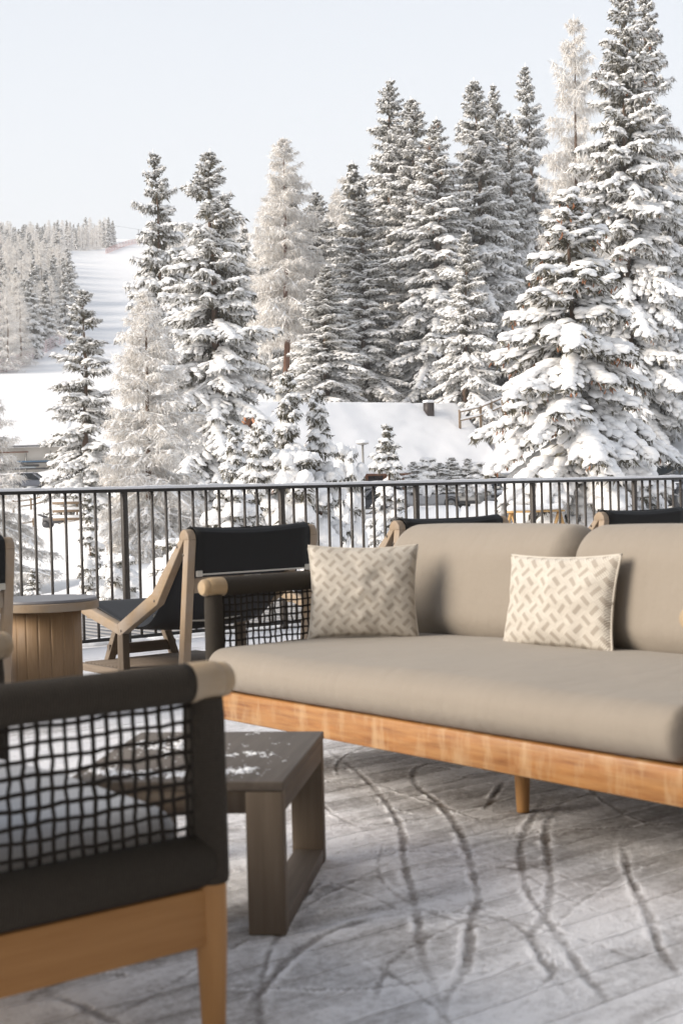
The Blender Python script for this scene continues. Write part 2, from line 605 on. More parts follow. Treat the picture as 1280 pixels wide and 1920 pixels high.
_SP = []
for px in (-260, 100, 640, 1000, 1540):
    _SP += [(px, 8, -1.3), (px, 15, -1.15), (px, 21, -1.1)]
for px, d, z in ((-200, 30, -1.6), (-200, 60, -2.4), (-200, 110, -1), (-200, 140, 3.5), (1500, 40, -.4), (1500, 60, .2), (1500, 90, 5), (1500, 150, 16),
                 (540, 30, -.75), (640, 32, -.7), (740, 38, -.6), (480, 34, -.9), (400, 45, -.9), (275, 45, -1.0), (275, 33, -1.3), (100, 33, -1.6),
                 (1090, 45, -.25), (900, 45, -.35), (1250, 55, -.35), (1000, 60, -.2), (950, 76, -.1), (985, 78, .0), (1040, 76, .3), (900, 82, .1), (820, 78, -.05), (700, 92, .3), (560, 88, .3), (420, 70, -.1),
                 (330, 80, .5), (880, 97, 1.5), (640, 107, 4.5)):
    _SP.append((px, d, z))
for px, py, d in ((100, 1090, 60), (60, 1003, 105), (60, 918, 130), (60, 886, 141), (160, 968, 75), (180, 890, 130), (-200, 885, 141),
                  (100, 796, 175), (100, 758, 195), (0, 736, 205), (280, 800, 170), (180, 719, 225), (0, 692, 245), (140, 648, 280), (240, 640, 300), (-200, 700, 235),
                  (-200, 560, 360), (0, 560, 365), (210, 560, 390), (130, 520, 430), (260, 520, 450), (110, 482, 520), (215, 484, 540), (270, 500, 500), (290, 452, 640), (235, 450, 640),
                  (-100, 470, 540), (20, 470, 560), (-200, 470, 560), (100, 462, 640), (400, 500, 520), (400, 450, 640),
                  (600, 752, 120), (750, 748, 122), (900, 772, 112), (690, 700, 150), (900, 690, 145), (520, 740, 125), (450, 700, 170), (600, 600, 260), (900, 580, 240),
                  (980, 770, 106), (970, 800, 98), (1050, 740, 108), (1200, 850, 75), (1275, 845, 74), (1280, 900, 64), (1150, 800, 90), (1280, 760, 88), (1200, 600, 160), (640, 480, 520), (1000, 480, 420),
                  (1280, 560, 240)):
    _SP.append((px, d, zrow(px, py, d)))
_SP = np.array(_SP)
_K = 2.2


def _polar(px_t, d):
    return np.stack([px_t * _K, np.log(d)], -1)


_P = _polar((_SP[:, 0] - 640) / FPX, _SP[:, 1])
_sc = _SP[:, 1] ** .75          # relax the far hills, keep near ground exact


def _phi(A, B):
    return np.sqrt(((A[:, None] - B[None]) ** 2).sum(-1) + 1e-4)


_n = len(_P)
_A = np.zeros((_n + 3, _n + 3))
_A[:_n, :_n] = _phi(_P, _P) - np.eye(_n) * .002
_A[:_n, _n:] = np.c_[np.ones(_n), _P]
_A[_n:, :_n] = _A[:_n, _n:].T
_W = np.linalg.lstsq(_A, np.r_[_SP[:, 2] / _sc, 0, 0, 0], rcond=None)[0]


def ground_z(x, y):
    x, y = np.atleast_1d(np.asarray(x, float)), np.atleast_1d(np.asarray(y, float))
    dep = x * FH[0] + y * FH[1]
    lat = x * R0[0] + y * R0[1]
    rho = np.hypot(dep, lat)
    th = np.arctan2(lat, dep)
    thc = np.clip(th, -.30, .30)
    d = np.clip(rho * np.cos(thc), 8, 660)
    Q = _polar(np.tan(thc), d)
    out = np.zeros(len(Q))
    for s in range(0, len(Q), 20000):
        q = Q[s:s + 20000]
        out[s:s + 20000] = _phi(q, _P) @ _W[:_n] + np.c_[np.ones(len(q)), q] @ _W[_n:]
    z = out * d ** .75
    away = sm(np.abs(th), .34, .62)
    z = z * (1 - away) + away * np.minimum(z, -1.6)
    lump = (vnoise(x * .55, y * .55) - .5) * .28 + (vnoise(x * 1.9 + 7, y * 1.9) - .5) * .12
    lump2 = (vnoise(x * .011 + 3, y * .011) - .5) * 1.2
    return z + lump * sm(rho, 9, 16) * (1 - sm(rho, 120, 220)) + lump2 * sm(rho, 180, 320)


def base_at(px, d):
    p = at(px, 927, d)
    return np.array([p[0], p[1], ground_z(p[0], p[1])[0]])


th = np.concatenate([np.linspace(-math.pi, -.36, 40)[:-1], np.linspace(-.36, .36, 330), np.linspace(.36, math.pi, 40)[1:]])
rh = np.concatenate([np.geomspace(8.5, 700, 300), np.array([730, 780, 830])])
TH, RH = np.meshgrid(th, rh, indexing='ij')
GX = RH * (np.cos(TH) * FH[0] + np.sin(TH) * R0[0])
GY = RH * (np.cos(TH) * FH[1] + np.sin(TH) * R0[1])
GZ = ground_z(GX.ravel(), GY.ravel()).reshape(GX.shape)
GZ -= 40 * sm(RH, 690, 830)
i, j = np.meshgrid(np.arange(len(th) - 1), np.arange(len(rh) - 1), indexing='ij')
nr = len(rh)
Q = np.stack([i * nr + j, i * nr + j + 1, (i + 1) * nr + j + 1, (i + 1) * nr + j], -1).reshape(-1, 4)
nv = GX.size
cx = np.array([[0, 0, -1.3]])
ring = np.arange(len(th)) * nr
fan = np.stack([np.full(len(th) - 1, nv), ring[:-1], ring[1:]], 1)
me = fast_mesh('snowy_ground', np.concatenate([np.stack([GX, GY, GZ], -1).reshape(-1, 3), cx]), [Q[:, ::-1], fan[:, ::-1]], True, [M['ground']])
tag(obj('ground', me), 'snow covered ground rising to the open ski slope', kind='structure')

# ------------------------------------------------------------------ terrace floor
deck = empty('terrace_floor', (0, 0, 0), label='wooden terrace boards dusted with snow and drag marks', kind='structure')
TRACKS = [[(3.33, 4.34), (3.12, 3.88), (2.9, 3.48), (2.74, 3.23), (2.63, 3.08), (2.46, 2.88), (2.27, 2.63), (2.09, 2.4), (1.96, 2.24), (1.8, 2.0)],
          [(3.1, 3.86), (3.03, 3.61), (2.97, 3.29), (2.94, 3.06), (3.12, 3.04), (3.5, 3.1)],
          [(3.47, 3.84), (3.36, 3.83), (3.22, 3.71), (3.1, 3.54), (2.97, 3.29), (2.75, 2.96), (2.47, 2.62), (2.35, 2.48), (2.22, 2.37), (2.0, 2.15), (1.84, 2.04), (1.7, 1.9)],
          [(3.4, 3.44), (3.03, 3.16)], [(3.33, 3.1), (3.02, 2.89), (2.73, 2.61), (2.57, 2.45), (2.36, 2.27), (2.24, 2.2), (2.12, 2.04), (2.0, 1.85)],
          [(3.32, 3.18), (2.87, 2.84), (2.66, 2.64), (2.47, 2.43), (2.38, 2.3), (2.3, 2.18), (2.13, 1.94), (2.03, 1.78)],
          [(2.99, 2.58), (2.75, 2.35), (2.58, 2.16), (2.39, 1.97), (2.25, 1.8)],
          [(2.33, 2.76), (2.46, 2.77), (2.54, 2.72), (2.6, 2.61), (2.52, 2.39), (2.48, 2.22), (2.46, 2.03)],
          [(2.2, 2.12), (2.37, 2.23), (2.52, 2.3), (2.76, 2.38), (3.0, 2.42)],
          [(1.28, 2.62), (1.29, 2.49), (1.3, 2.35), (1.36, 2.2)], [(1.19, 2.56), (1.3, 2.63), (1.39, 2.65), (1.55, 2.62)], [(1.48, 2.21), (1.63, 2.34), (1.79, 2.46), (1.97, 2.53), (2.2, 2.52)],
          [(1.5, 2.45), (1.75, 2.2), (2.1, 2.08), (2.5, 2.1)], [(1.95, 2.75), (2.2, 2.5), (2.3, 2.2), (2.28, 1.9)], [(2.1, 3.1), (2.4, 3.05), (2.6, 2.85), (2.66, 2.6), (2.6, 2.3)],
          [(1.7, 2.1), (1.95, 2.3), (2.3, 2.38), (2.65, 2.3)], [(2.3, 3.6), (2.5, 3.35), (2.85, 3.2), (3.3, 3.25)], [(1.9, 1.9), (2.15, 2.05), (2.3, 2.4), (2.25, 2.75)]]
THIN = {1, 7, 8, 10, 12, 13, 14, 15, 16, 17}


def spline(pts, n=24):
    P = np.array(pts, float)
    if len(P) < 3:
        t = np.linspace(0, 1, n)[:, None]
        return P[0] * (1 - t) + P[-1] * t
    E_ = np.vstack([2 * P[0] - P[1], P, 2 * P[-1] - P[-2]])
    out = []
    for k in range(1, len(E_) - 2):
        t = np.linspace(0, 1, 9)[:-1, None]
        a, b, c, d = E_[k - 1], E_[k], E_[k + 1], E_[k + 2]
        out.append(.5 * (2 * b + (c - a) * t + (2 * a - 5 * b + 4 * c - d) * t ** 2 + (-a + 3 * b - 3 * c + d) * t ** 3))
    return np.vstack(out + [P[-1:]])


_g = np.random.default_rng(31)
for _ in range(30):          # faint scuffs from chair feet and shoes
    x_, y_, a_ = 1.2 + 2.6 * _g.random(), 1.7 + 2.9 * _g.random(), _g.random() * 6.28
    l_, b_ = .2 + 1.3 * _g.random() ** 2, (_g.random() - .5) * 1.3
    THIN.add(len(TRACKS))
    TRACKS.append([(x_ + l_ * t_ * math.cos(a_ + b_ * t_), y_ + l_ * t_ * math.sin(a_ + b_ * t_)) for t_ in (0, .33, .66, 1)])
SEGS = []
for k, t in enumerate(TRACKS):
    s_ = spline(t)
    ns_ = len(s_) - 1
    for q, (a, b) in enumerate(zip(s_[:-1], s_[1:])):
        t_ = (q + .5) / ns_
        fade = min(1, 5 * t_ + .15, 5 * (1 - t_) + .15) * (.65 + .45 * vnoise(np.array([q * .35 + k * 7.3]), np.array([k * 1.7]))[0]) * (.8 if k in THIN else 1)
        SEGS.append((*a, *b, (.0055 if k in THIN else .0100) * (.8 + .5 * vnoise(np.array([q * .25]), np.array([k * 3.1]))[0]), fade))
SEGS = np.array(SEGS)


def track_at(x, y):
    """depth of the drag marks (1 in the groove) and height of the snow pushed up beside them"""
    g = np.zeros(len(x))
    rdg = np.zeros(len(x))
    for x0, y0, x1, y1, wd, fd in SEGS:
        dx, dy = x1 - x0, y1 - y0
        near = (np.abs(x - (x0 + x1) / 2) < abs(dx) / 2 + .12) & (np.abs(y - (y0 + y1) / 2) < abs(dy) / 2 + .12)
        if not near.any():
            continue
        xx, yy = x[near], y[near]
        t = np.clip(((xx - x0) * dx + (yy - y0) * dy) / (dx * dx + dy * dy + 1e-9), 0, 1)
        dd = np.hypot(xx - x0 - t * dx, yy - y0 - t * dy) + (vnoise(xx * 40, yy * 40) - .5) * .008
        g[near] = np.maximum(g[near], fd * (1 - sm(dd, wd * .5, wd * 1.2)))
        side = np.where((xx - x0) * dy - (yy - y0) * dx > 0, 1.0, .35) * sm(vnoise(xx * 16, yy * 16), .25, .7)
        rdg[near] = np.maximum(rdg[near], fd * side * np.exp(-((dd - wd * 1.5) / .0075) ** 2))
    return g, rdg * (1 - g)


PITCH_Y, BW = .126, .1225
ys = np.arange(-1.2, 8.62, PITCH_Y)
for kk, y0 in enumerate(ys):
    dense = 1.3 < y0 < 5.4
    if dense:
        xs = np.unique(np.round(np.concatenate([np.arange(-2, .9, .4), np.arange(.9, 4.4, .0095), np.arange(4.4, 13.2, .25), [13.2]]), 4))
        yl = np.linspace(0, BW, 14)
    else:
        xs = np.arange(-2, 13.3, .4)
        yl = np.array([0, BW / 2, BW])
    Xg, Yg = np.meshgrid(xs, yl + y0, indexing='ij')
    x, y = Xg.ravel(), Yg.ravel()
    tr, rd = track_at(x, y) if dense else (np.zeros(len(x)), np.zeros(len(x)))
    under = sm(x, 2.35, 3.1) * (1 - sm(x, 3.9, 4.6)) * (1 - sm(y, 4.2, 4.7)) * sm(y, 1.7, 2.3)      # sheltered strip under the sofa
    shel2 = np.exp(-(((x - 2.05) / .38) ** 2 + ((y - 2.75) / .38) ** 2))
    cover = .22 * sm(y, 4.3, 5.6) + .12 * (1 - sm(y, 1.9, 2.6)) - .17 * under - .10 * shel2 + rd * .48
    edge = np.minimum(y - y0, y0 + BW - y)
    cover += np.where(edge < .004, .22 * (vnoise(x * 3, y * 0 + kk) > .45), 0)
    z = -.002 * (edge < .001) + rd * .0042 + (vnoise(x * 30, y * 30) - .5) * .003 * (1 - tr) + (vnoise(x * 9, y * 9) - .5) * .004 - tr * .002
    nx, ny = len(xs), len(yl)
    i, j = np.meshgrid(np.arange(nx - 1), np.arange(ny - 1), indexing='ij')
    F = np.stack([i * ny + j, (i + 1) * ny + j, (i + 1) * ny + j + 1, i * ny + j + 1], -1).reshape(-1, 4)
    V = np.stack([x, y, z], -1)
    # sides
    e0 = np.arange(nx) * ny
    e1 = e0 + ny - 1
    nb = len(V)
    Vb = np.concatenate([V[e0], V[e1]]) * np.array([1, 1, 0]) + np.array([0, 0, -.03])
    a = np.arange(nx - 1)
    F2 = np.stack([e0[a + 1], e0[a], nb + a, nb + a + 1], -1)
    F3 = np.stack([e1[a], e1[a + 1], nb + nx + a + 1, nb + nx + a], -1)
    z0 = np.zeros(2 * nx)
    me = fast_mesh('plank', np.concatenate([V, Vb]), np.concatenate([F, F2, F3]), True, [M['deck']],
                   attrs={'track': np.r_[tr, z0], 'cover': np.r_[cover, z0 - .1]})
    me.set_sharp_from_angle(angle=R(50))
    obj('plank', me, deck)
MB().box((5.6, 3.65, -.067), (15.2, 9.9, .12)).build('joist_bed', M['deck'], deck)
# terrace of the next level beyond the railing
low = empty('lower_terrace', (0, 0, 0), label='grey boards of the lower terrace beyond the railing', kind='structure')
for k in range(58):
    MB().box((2.5 + k * .147, 10.9, -.15), (.14, 3.6, .05)).build('plank', M['far_board'], low)
MB().box((6.7, 10.9, -.5), (8.5, 3.5, .6)).build('terrace_base', M['bark'], low)
# lumps of snow swept against the foot of the railing
xs = np.arange(2.2, 13, .03)
V, F = [], []
for k, x in enumerate(xs):
    hh = .02 + .07 * max(0, vnoise(np.array([x * 2.3]), np.array([.5]))[0] - .25) + .03 * vnoise(np.array([x * 11]), np.array([2.5]))[0]
    wv = .06 + .06 * vnoise(np.array([x * 3]), np.array([9.5]))[0]
    for q in range(7):
        a = math.pi * q / 6
        V.append((x, 8.66 - wv * math.cos(a) * 1.2, -.03 + hh * math.sin(a)))
    if k:
        for q in range(6):
            o = (k - 1) * 7 + q
            F.append((o, o + 7, o + 8, o + 1))
me = fast_mesh('snow', V, [np.array(F)], True, [M['snow']])
tag(obj('snow_ridge', me), 'low ridge of swept snow along the foot of the railing', 'snow', kind='stuff')

# ------------------------------------------------------------------ railing
RY = 8.497
rail = empty('railing', (4.845, RY, 0), label='dark bronze metal terrace railing with thin upright bars', cat='railing')
MB().box((2.6, 0, 1.044), (10.9, .048, .022)).build('top_rail', M['rail_top'], rail, bevel=.002)
xs = np.arange(-2.85, 8.06, .02)
V, F = [], []
for k, x in enumerate(xs):
    hh = .014 + .012 * vnoise(np.array([x * 4.0]), np.array([.5]))[0] + .006 * vnoise(np.array([x * 17.0]), np.array([4.5]))[0]
    for q in range(6):
        a = math.pi * q / 5
        V.append((x, -.023 * math.cos(a), 1.0552 + hh * math.sin(a) ** .6))
    if k:
        for q in range(5):
            o = (k - 1) * 6 + q
            F.append((o, o + 6, o + 7, o + 1))
obj('snow_strip', fast_mesh('snow_strip', V, [np.array(F)], True, [M['snow']]), rail)
MB().box((2.6, 0, .045), (10.9, .03, .022)).build('bottom_rail', M['rail_top'], rail, bevel=.002)
pm = bm_ = None
for k in range(-2, 7):
    if pm is None:
        o = MB().box((0, 0, .48), (.038, .038, 1.11)).build('post', M['railing'], rail, bevel=.002)
        pm = o.data
    else:
        o = obj('post', pm, rail)
        md = o.modifiers.new('bevel', 'BEVEL')
        md.width = .002
    o.location.x = k * 1.32
for k in range(-25, 74):
    if k % 12 == 0:
        continue
    if bm_ is None:
        o = MB().box((0, 0, .545), (.011, .02, .976)).build('baluster', M['railing'], rail)
        bm_ = o.data
    else:
        o = obj('baluster', bm_, rail)
    o.location.x = k * .11


# ------------------------------------------------------------------ furniture
def rope_screen(parent, x0, x1, z0, z1, y, sp=.0255, r=.0036, seed=1):
    """net of crossing ropes in the plane y; every rope is a piece of its own"""
    g = np.random.default_rng(seed)
    nx = max(2, int(round((x1 - x0) / sp)))
    nz = max(2, int(round((z1 - z0) / sp)))
    zs = np.linspace(z0, z1, 12)
    for k in range(nx):
        x = x0 + (k + .5) * (x1 - x0) / nx
        ph = g.random() * 6
        pts = [(x + .0013 * math.sin(zz * 70 + ph) + (g.random() - .5) * .0012, y + .003 * math.cos(zz * 116 + k * math.pi), zz) for zz in zs]
        MB().tube(pts, r * (.9 + .25 * g.random()), 6, False).build('rope', M['rope'], parent, True)
    xs_ = np.linspace(x0, x1, 3 * nx)
    for k in range(nz):
        zz = z0 + (k + .5) * (z1 - z0) / nz
        ph = g.random() * 6
        pts = [(x, y + .003 * math.cos(x * 116 + k * math.pi), zz + .0014 * math.sin(x * 45 + ph) + (g.random() - .5) * .0012) for x in xs_]
        MB().tube(pts, r * (.9 + .25 * g.random()), 6, False).build('rope', M['rope'], parent, True)


def arm(parent, xf, xb, y, front=1, seed=1, r=.0345):
    """rope-wrapped arm: xf is the front end, xb the back end; front = +1 when the seat faces +X"""
    s = front
    # arm rail with slightly uneven wrapping
    MB().lathe([(0, 0), (r, .002)] + [(r * (1 + .012 * math.sin(q * 2.1)), .004 + q * abs(xf - xb - s * .085) / 40) for q in range(41)] + [(0, abs(xf - xb - s * .085) + .004)],
               24, (min(xf - s * .085, xb), y, .66), 0).build('arm_rail', M['rope_x'], parent, True)
    prof = [(0, 0), (r * .98, 0), (r * 1.02, .012), (r * 1.03, .045), (r * .97, .062), (r * .88, .067), (r * .91, .073), (r * .86, .083), (r * .7, .09), (0, .0915)]
    c = MB().lathe(prof, 24, (0, 0, 0), 0).build('arm_cap', M['cap_teak'], parent, auto=40)
    c.location = (xf - s * .0855, y, .66)
    if s < 0:
        c.rotation_euler = (0, 0, math.pi)
    px_ = xf - s * .045
    MB().lathe([(0, .31), (r * .95, .31), (r, .32), (r * .98, .45), (r * .97, .6), (r * .9, .632)], 24, (px_, y, 0)).build('arm_post', M['rope_z'], parent, True)
    MB().lathe([(0, 0), (.0175, 0), (.019, .005), (.028, .22), (.029, .315)], 20, (px_, y, 0)).build('leg', M['warm_teak'], parent, True)
    bx_ = xb + s * .03
    MB().lathe([(r * .9, .31), (r, .32), (r * .97, .64)], 20, (bx_, y, 0)).build('arm_post', M['rope_z'], parent, True)
    MB().lathe([(0, 0), (.0175, 0), (.028, .22), (.029, .315)], 16, (bx_, y, 0)).build('leg', M['warm_teak'], parent, True)
    lo, hi = sorted((px_, bx_))
    bd = MB().lathe([(.0, 0), (.036, .001), (.038, .01), (.038, hi - lo - .01), (0, hi - lo)], 18, (lo, y, 0), 0).build('lower_band', M['rope_x'], parent, True)
    bd.scale.z = 1.25
    bd.location.z = .349
    MB().box(((lo + hi) / 2, y, .253), (hi - lo - .03, .034, .10)).build('side_rail', M['warm_teak_x'], parent, bevel=.004)
    rope_screen(parent, lo + .03, hi - .03, .372, .632, y, seed=seed)


# sofa: long axis along Y, faces -X
sofa = empty('sofa', (2.75, 3.22, 0), label='long taupe cushioned sofa with orange wooden front rail and rope arms', cat='sofa')
SY0, SY1 = -1.07, 1.06          # arm planes, local y
arm(sofa, -.002, .84, SY1, -1, seed=5)
arm(sofa, -.002, 1.06, SY0, -1, seed=6)
MB().box((.02, (SY0 + SY1) / 2, .25), (.036, SY1 - SY0 - .055, .098)).build('front_rail', M['sofa_rail'], sofa, bevel=.006)
MB().box((1.03, (SY0 + SY1) / 2, .25), (.036, SY1 - SY0 - .06, .098)).build('back_rail', M['warm_teak'], sofa, bevel=.006)
for k in range(9):
    MB().box((.525, SY0 + .16 + k * .226, .285), (.96, .07, .018)).build('seat_slat', M['warm_teak_x'], sofa)
for x in (.34, .9):
    MB().lathe([(0, 0), (.018, 0), (.0195, .006), (.028, .21), (.028, .275)], 20, (x, -.165, 0)).build('leg', M['warm_teak'], sofa, True)
V, F = rbox((.96, SY1 - SY0 - .068, .142), (.075, .026, .066), (60, 110, 16), (.012, .01, .012))
x, y = V[:, 0], V[:, 1]
V[:, 2] += (vnoise(x * 3 + 9, y * 3) - .5) * .010 * (V[:, 2] > 0)
V[:, 0] += (vnoise(y * 5 + 2, V[:, 2] * 9) - .5) * .006
o = obj('seat_cushion', weld(fast_mesh('seat_cushion', V, [F], True, [M['fabric']])), sofa, (.455, (SY0 + SY1) / 2, .372))
me_b = None
for k, (ya, yb, hz) in enumerate(((SY0 + .05, .148, .43), (.153, SY1 + .06, .432))):
    V, F = rbox((.25, yb - ya, hz), (.115, .075, .115), (24, 60, 34), (.012, .004, .008))
    V[:, 0] += V[:, 2] * .16 + (vnoise(V[:, 1] * 4 + k * 9, V[:, 2] * 4) - .5) * .012
    obj('back_cushion', weld(fast_mesh('back_cushion', V, [F], True, [M['fabric']])), sofa, (1.0, (ya + yb) / 2, .632))
for z in (.42, .55, .68):
    MB().tube([(1.16 + (z - .42) * .16, SY0, z), (1.16 + (z - .42) * .16, SY1, z)], .014, 10).build('back_bar', M['warm_teak'], sofa, True)
for y in (SY0, 0, SY1):
    MB().tube([(1.09, y, .24), (1.2, y, .72)], .022, 12).build('back_post', M['warm_teak'], sofa, True)


def pillow(name, wdt, hgt, thk, loc, normal_az, tilt, roll, label, seed):
    n = 44
    g = np.random.default_rng(seed)
    t = np.linspace(-1, 1, n + 1)
    A, B = np.meshgrid(t, t, indexing='ij')
    pin = lambda q: 1 - .075 * (1 - q ** 2)
    Xp = A * wdt / 2 * pin(B)
    Zp = B * hgt / 2 * pin(A)
    prof = (np.clip(1 - A ** 2, 0, 1) * np.clip(1 - B ** 2, 0, 1)) ** .42
    wr = (vnoise(A * 3 + seed, B * 3) - .5) * .018 + (vnoise(A * 7 + seed, B * 5) - .5) * .008
    Vt = np.stack([Xp, -(thk / 2 * prof + wr * prof), Zp], -1).reshape(-1, 3)
    Vb = np.stack([Xp, thk / 2 * prof, Zp], -1).reshape(-1, 3)
    i, j = np.meshgrid(np.arange(n), np.arange(n), indexing='ij')
    q = np.stack([i * (n + 1) + j, (i + 1) * (n + 1) + j, (i + 1) * (n + 1) + j + 1, i * (n + 1) + j + 1], -1).reshape(-1, 4)
    nv_ = len(Vt)
    me = fast_mesh(name, np.concatenate([Vt, Vb]), [np.concatenate([q, q[:, ::-1] + nv_])], True, [M['pillow']])
    uvl = me.uv_layers.new(name='UVMap')
    li = np.concatenate([q, q[:, ::-1] + nv_]).ravel() % nv_
    U = np.stack([(A.ravel()[li] + 1) / 2, (B.ravel()[li] + 1) / 2 * hgt / wdt], -1)
    uvl.data.foreach_set('uv', U.astype(np.float32).ravel())
    root = empty(name, loc, label=label, cat='pillow', group='patterned throw pillows')
    o = obj('cover', me, root)
    mx = Matrix.Rotation(normal_az, 4, 'Z') @ Matrix.Rotation(tilt, 4, 'X') @ Matrix.Rotation(roll, 4, 'Y') @ Matrix.Translation((0, 0, hgt / 2))
    o.matrix_local = mx
    # seam piping along the four edges
    ring = [Vt[k * (n + 1)] for k in range(n + 1)] + [Vt[n * (n + 1) + k] for k in range(1, n + 1)] + [Vt[k * (n + 1) + n] for k in range(n - 1, -1, -1)] + [Vt[k] for k in range(n - 1, 0, -1)]
    ring.append(ring[0])
    s_ = MB().tube(np.array(ring), .004, 6, False).build('seam', M['pillow'], root, True)
    s_.matrix_local = mx
    return root


# local -Y of the pillow is its face; it is turned so the face looks along normal_az
pillow('throw_pillow', .41, .352, .13, (3.325, 4.09, .440), R(-40), R(-9), R(1), 'woven throw pillow in the sofa corner beside the far rope arm', 11)
pillow('throw_pillow', .475, .325, .125, (3.51, 3.30, .438), R(-87), R(-12), R(-1), 'woven throw pillow leaning where the two back cushions meet', 23)

# armchair in front, faces +X
ch = empty('armchair', (1.392, 2.54, 0), label='dark rope armchair with wooden legs beside the coffee table', cat='armchair')
arm(ch, 0, -.82, -.44, 1, seed=8)
arm(ch, 0, -.82, .445, 1, seed=9)
MB().box((-.045, 0, .253), (.034, .83, .10)).build('front_rail', M['warm_teak'], ch, bevel=.005)
MB().box((-.78, 0, .253), (.034, .83, .10)).build('back_rail', M['warm_teak'], ch, bevel=.005)
for k in range(6):
    MB().box((-.11 - k * .12, 0, .285), (.06, .84, .018)).build('seat_slat', M['warm_teak'], ch)
V, F = rbox((.72, .82, .142), (.06, .06, .06), (40, 40, 14), (.01, .01, .015))
V[:, 2] += (vnoise(V[:, 0] * 4, V[:, 1] * 4) - .5) * .01
obj('seat_cushion', weld(fast_mesh('seat_cushion', V, [F], True, [M['skylit_fabric']])), ch, (-.43, 0, .372))
V, F = rbox((.18, .80, .42), (.085, .08, .1), (18, 40, 26), (.02, .01, .01))
V[:, 0] -= V[:, 2] * .18
obj('back_cushion', weld(fast_mesh('back_cushion', V, [F], True, [M['skylit_fabric']])), ch, (-.80, 0, .63))
for z in (.45, .58, .7):
    MB().tube([(-.92 - (z - .45) * .2, -.43, z), (-.92 - (z - .45) * .2, .43, z)], .013, 10).build('back_bar', M['warm_teak'], ch, True)
for y in (-.43, .43):
    MB().tube([(-.80, y, .3), (-.98, y, .76)], .02, 12).build('back_post', M['warm_teak'], ch, True)

# coffee table, turned by about 45 degrees; front right foot at (1.843, 2.567)
ct = empty('coffee_table', (1.843, 2.567, 0), R(44.5), label='low grey wooden coffee table with snow on its top', cat='coffee table')
TL, TWD, TH_ = .665, .50, .345      # local +x away along the side, +y to the left
LW = .085
MB().box((TL / 2, TWD / 2, TH_ - .011), (TL + .004, TWD + .004, .022)).build('table_top', M['table_top'], ct, bevel=.003)
MB().box((.017, TWD / 2, TH_ - .047), (.034, TWD - 2 * LW - .002, .05)).build('apron', M['table_leg'], ct)
MB().box((TL - .017, TWD / 2, TH_ - .047), (.034, TWD - 2 * LW - .002, .05)).build('apron', M['table_leg'], ct)
for y in (.0, TWD):
    sy = 1 if y == 0 else -1
    for x in (0, TL):
        sx = 1 if x == 0 else -1
        MB().box((x + sx * .0215, y + sy * LW / 2, (TH_ - .0225) / 2), (.043, LW, TH_ - .0225)).build('leg', M['table_leg'], ct, bevel=.003)
    MB().box((TL / 2, y + sy * .0225, TH_ - .0485), (TL - .09, .045, .05)).build('apron', M['table_top'], ct, bevel=.002)
    MB().box((TL / 2, y + sy * .04, .02), (TL - .09, .078, .036)).build('runner', M['table_top'], ct, bevel=.003)
# thin crusts of snow lying on the table top
g = np.random.default_rng(4)
nx_, ny_ = 260, 200
Xg, Yg = np.meshgrid(np.linspace(.02, TL - .02, nx_), np.linspace(.03, TWD - .02, ny_), indexing='ij')
d1_ = np.exp(-((Xg - .10 - .02 * np.sin(Yg * 16)) / .05) ** 2) * sm(Yg, .05, .12)
d2_ = np.exp(-((Xg - .33) / .035) ** 2) * np.exp(-((Yg - .13) / .07) ** 2) * .7
d3_ = np.exp(-(((Xg - .45) / .12) ** 2 + ((Yg - .38) / .1) ** 2)) * .8
hz = (d1_ + d2_ + d3_) * .006 + (vnoise(Xg * 190, Yg * 190) - .5) * .009 + (vnoise(Xg * 60, Yg * 60) - .5) * .005 - .0050
keep = hz > 0
Vs = np.stack([Xg, Yg, TH_ + .0006 + np.maximum(hz, 0)], -1).reshape(-1, 3)
i, j = np.meshgrid(np.arange(nx_ - 1), np.arange(ny_ - 1), indexing='ij')
k4 = keep[:-1, :-1].astype(int) + keep[1:, :-1] + keep[:-1, 1:] + keep[1:, 1:]
sel = k4 >= 2
q = np.stack([i * ny_ + j, (i + 1) * ny_ + j, (i + 1) * ny_ + j + 1, i * ny_ + j + 1], -1)[sel]
obj('snow_crust', fast_mesh('snow_crust', Vs, [q], True, [M['snow']]), ct)['kind'] = 'stuff'

# round side table: staves round a drum, wooden rim, slate top
rt = empty('side_table', (3.236, 6.492, 0), R(12), label='round side table with grey slate top on a drum of wooden staves', cat='side table')
nst = 18
for k in range(nst):
    a0, a1 = 2 * math.pi * k / nst + .0035, 2 * math.pi * (k + 1) / nst - .0035
    poly = []
    for a in np.linspace(a0, a1, 7):
        poly.append((.178 * math.cos(a), .178 * math.sin(a)))
    for a in np.linspace(a1, a0, 4):
        poly.append((.160 * math.cos(a), .160 * math.sin(a)))
    V = [(x, y, z) for z in (.0, .446) for x, y in poly]
    n_ = len(poly)
    mb = MB().add(V, [[i, (i + 1) % n_, n_ + (i + 1) % n_, n_ + i] for i in range(n_)])
    mb.F.setdefault(n_, []).append(np.array([[i for i in range(n_)][::-1], [n_ + i for i in range(n_)]]))
    mb.build('stave', M['stave'], rt)
MB().lathe([(0, 0), (.159, 0), (.159, .446), (0, .446)], 40).build('drum_core', M['bark'], rt)
MB().lathe([(.15, .447), (.262, .447), (.265, .45), (.265, .484), (.258, .4875), (.2, .4875)], 64).build('rim', M['teak_x'], rt, auto=40)
MB().lathe([(0, .488), (.256, .488), (.258, .491), (.257, .499), (.254, .502), (0, .5025)], 64).build('slate_top', M['slate'], rt, auto=40)


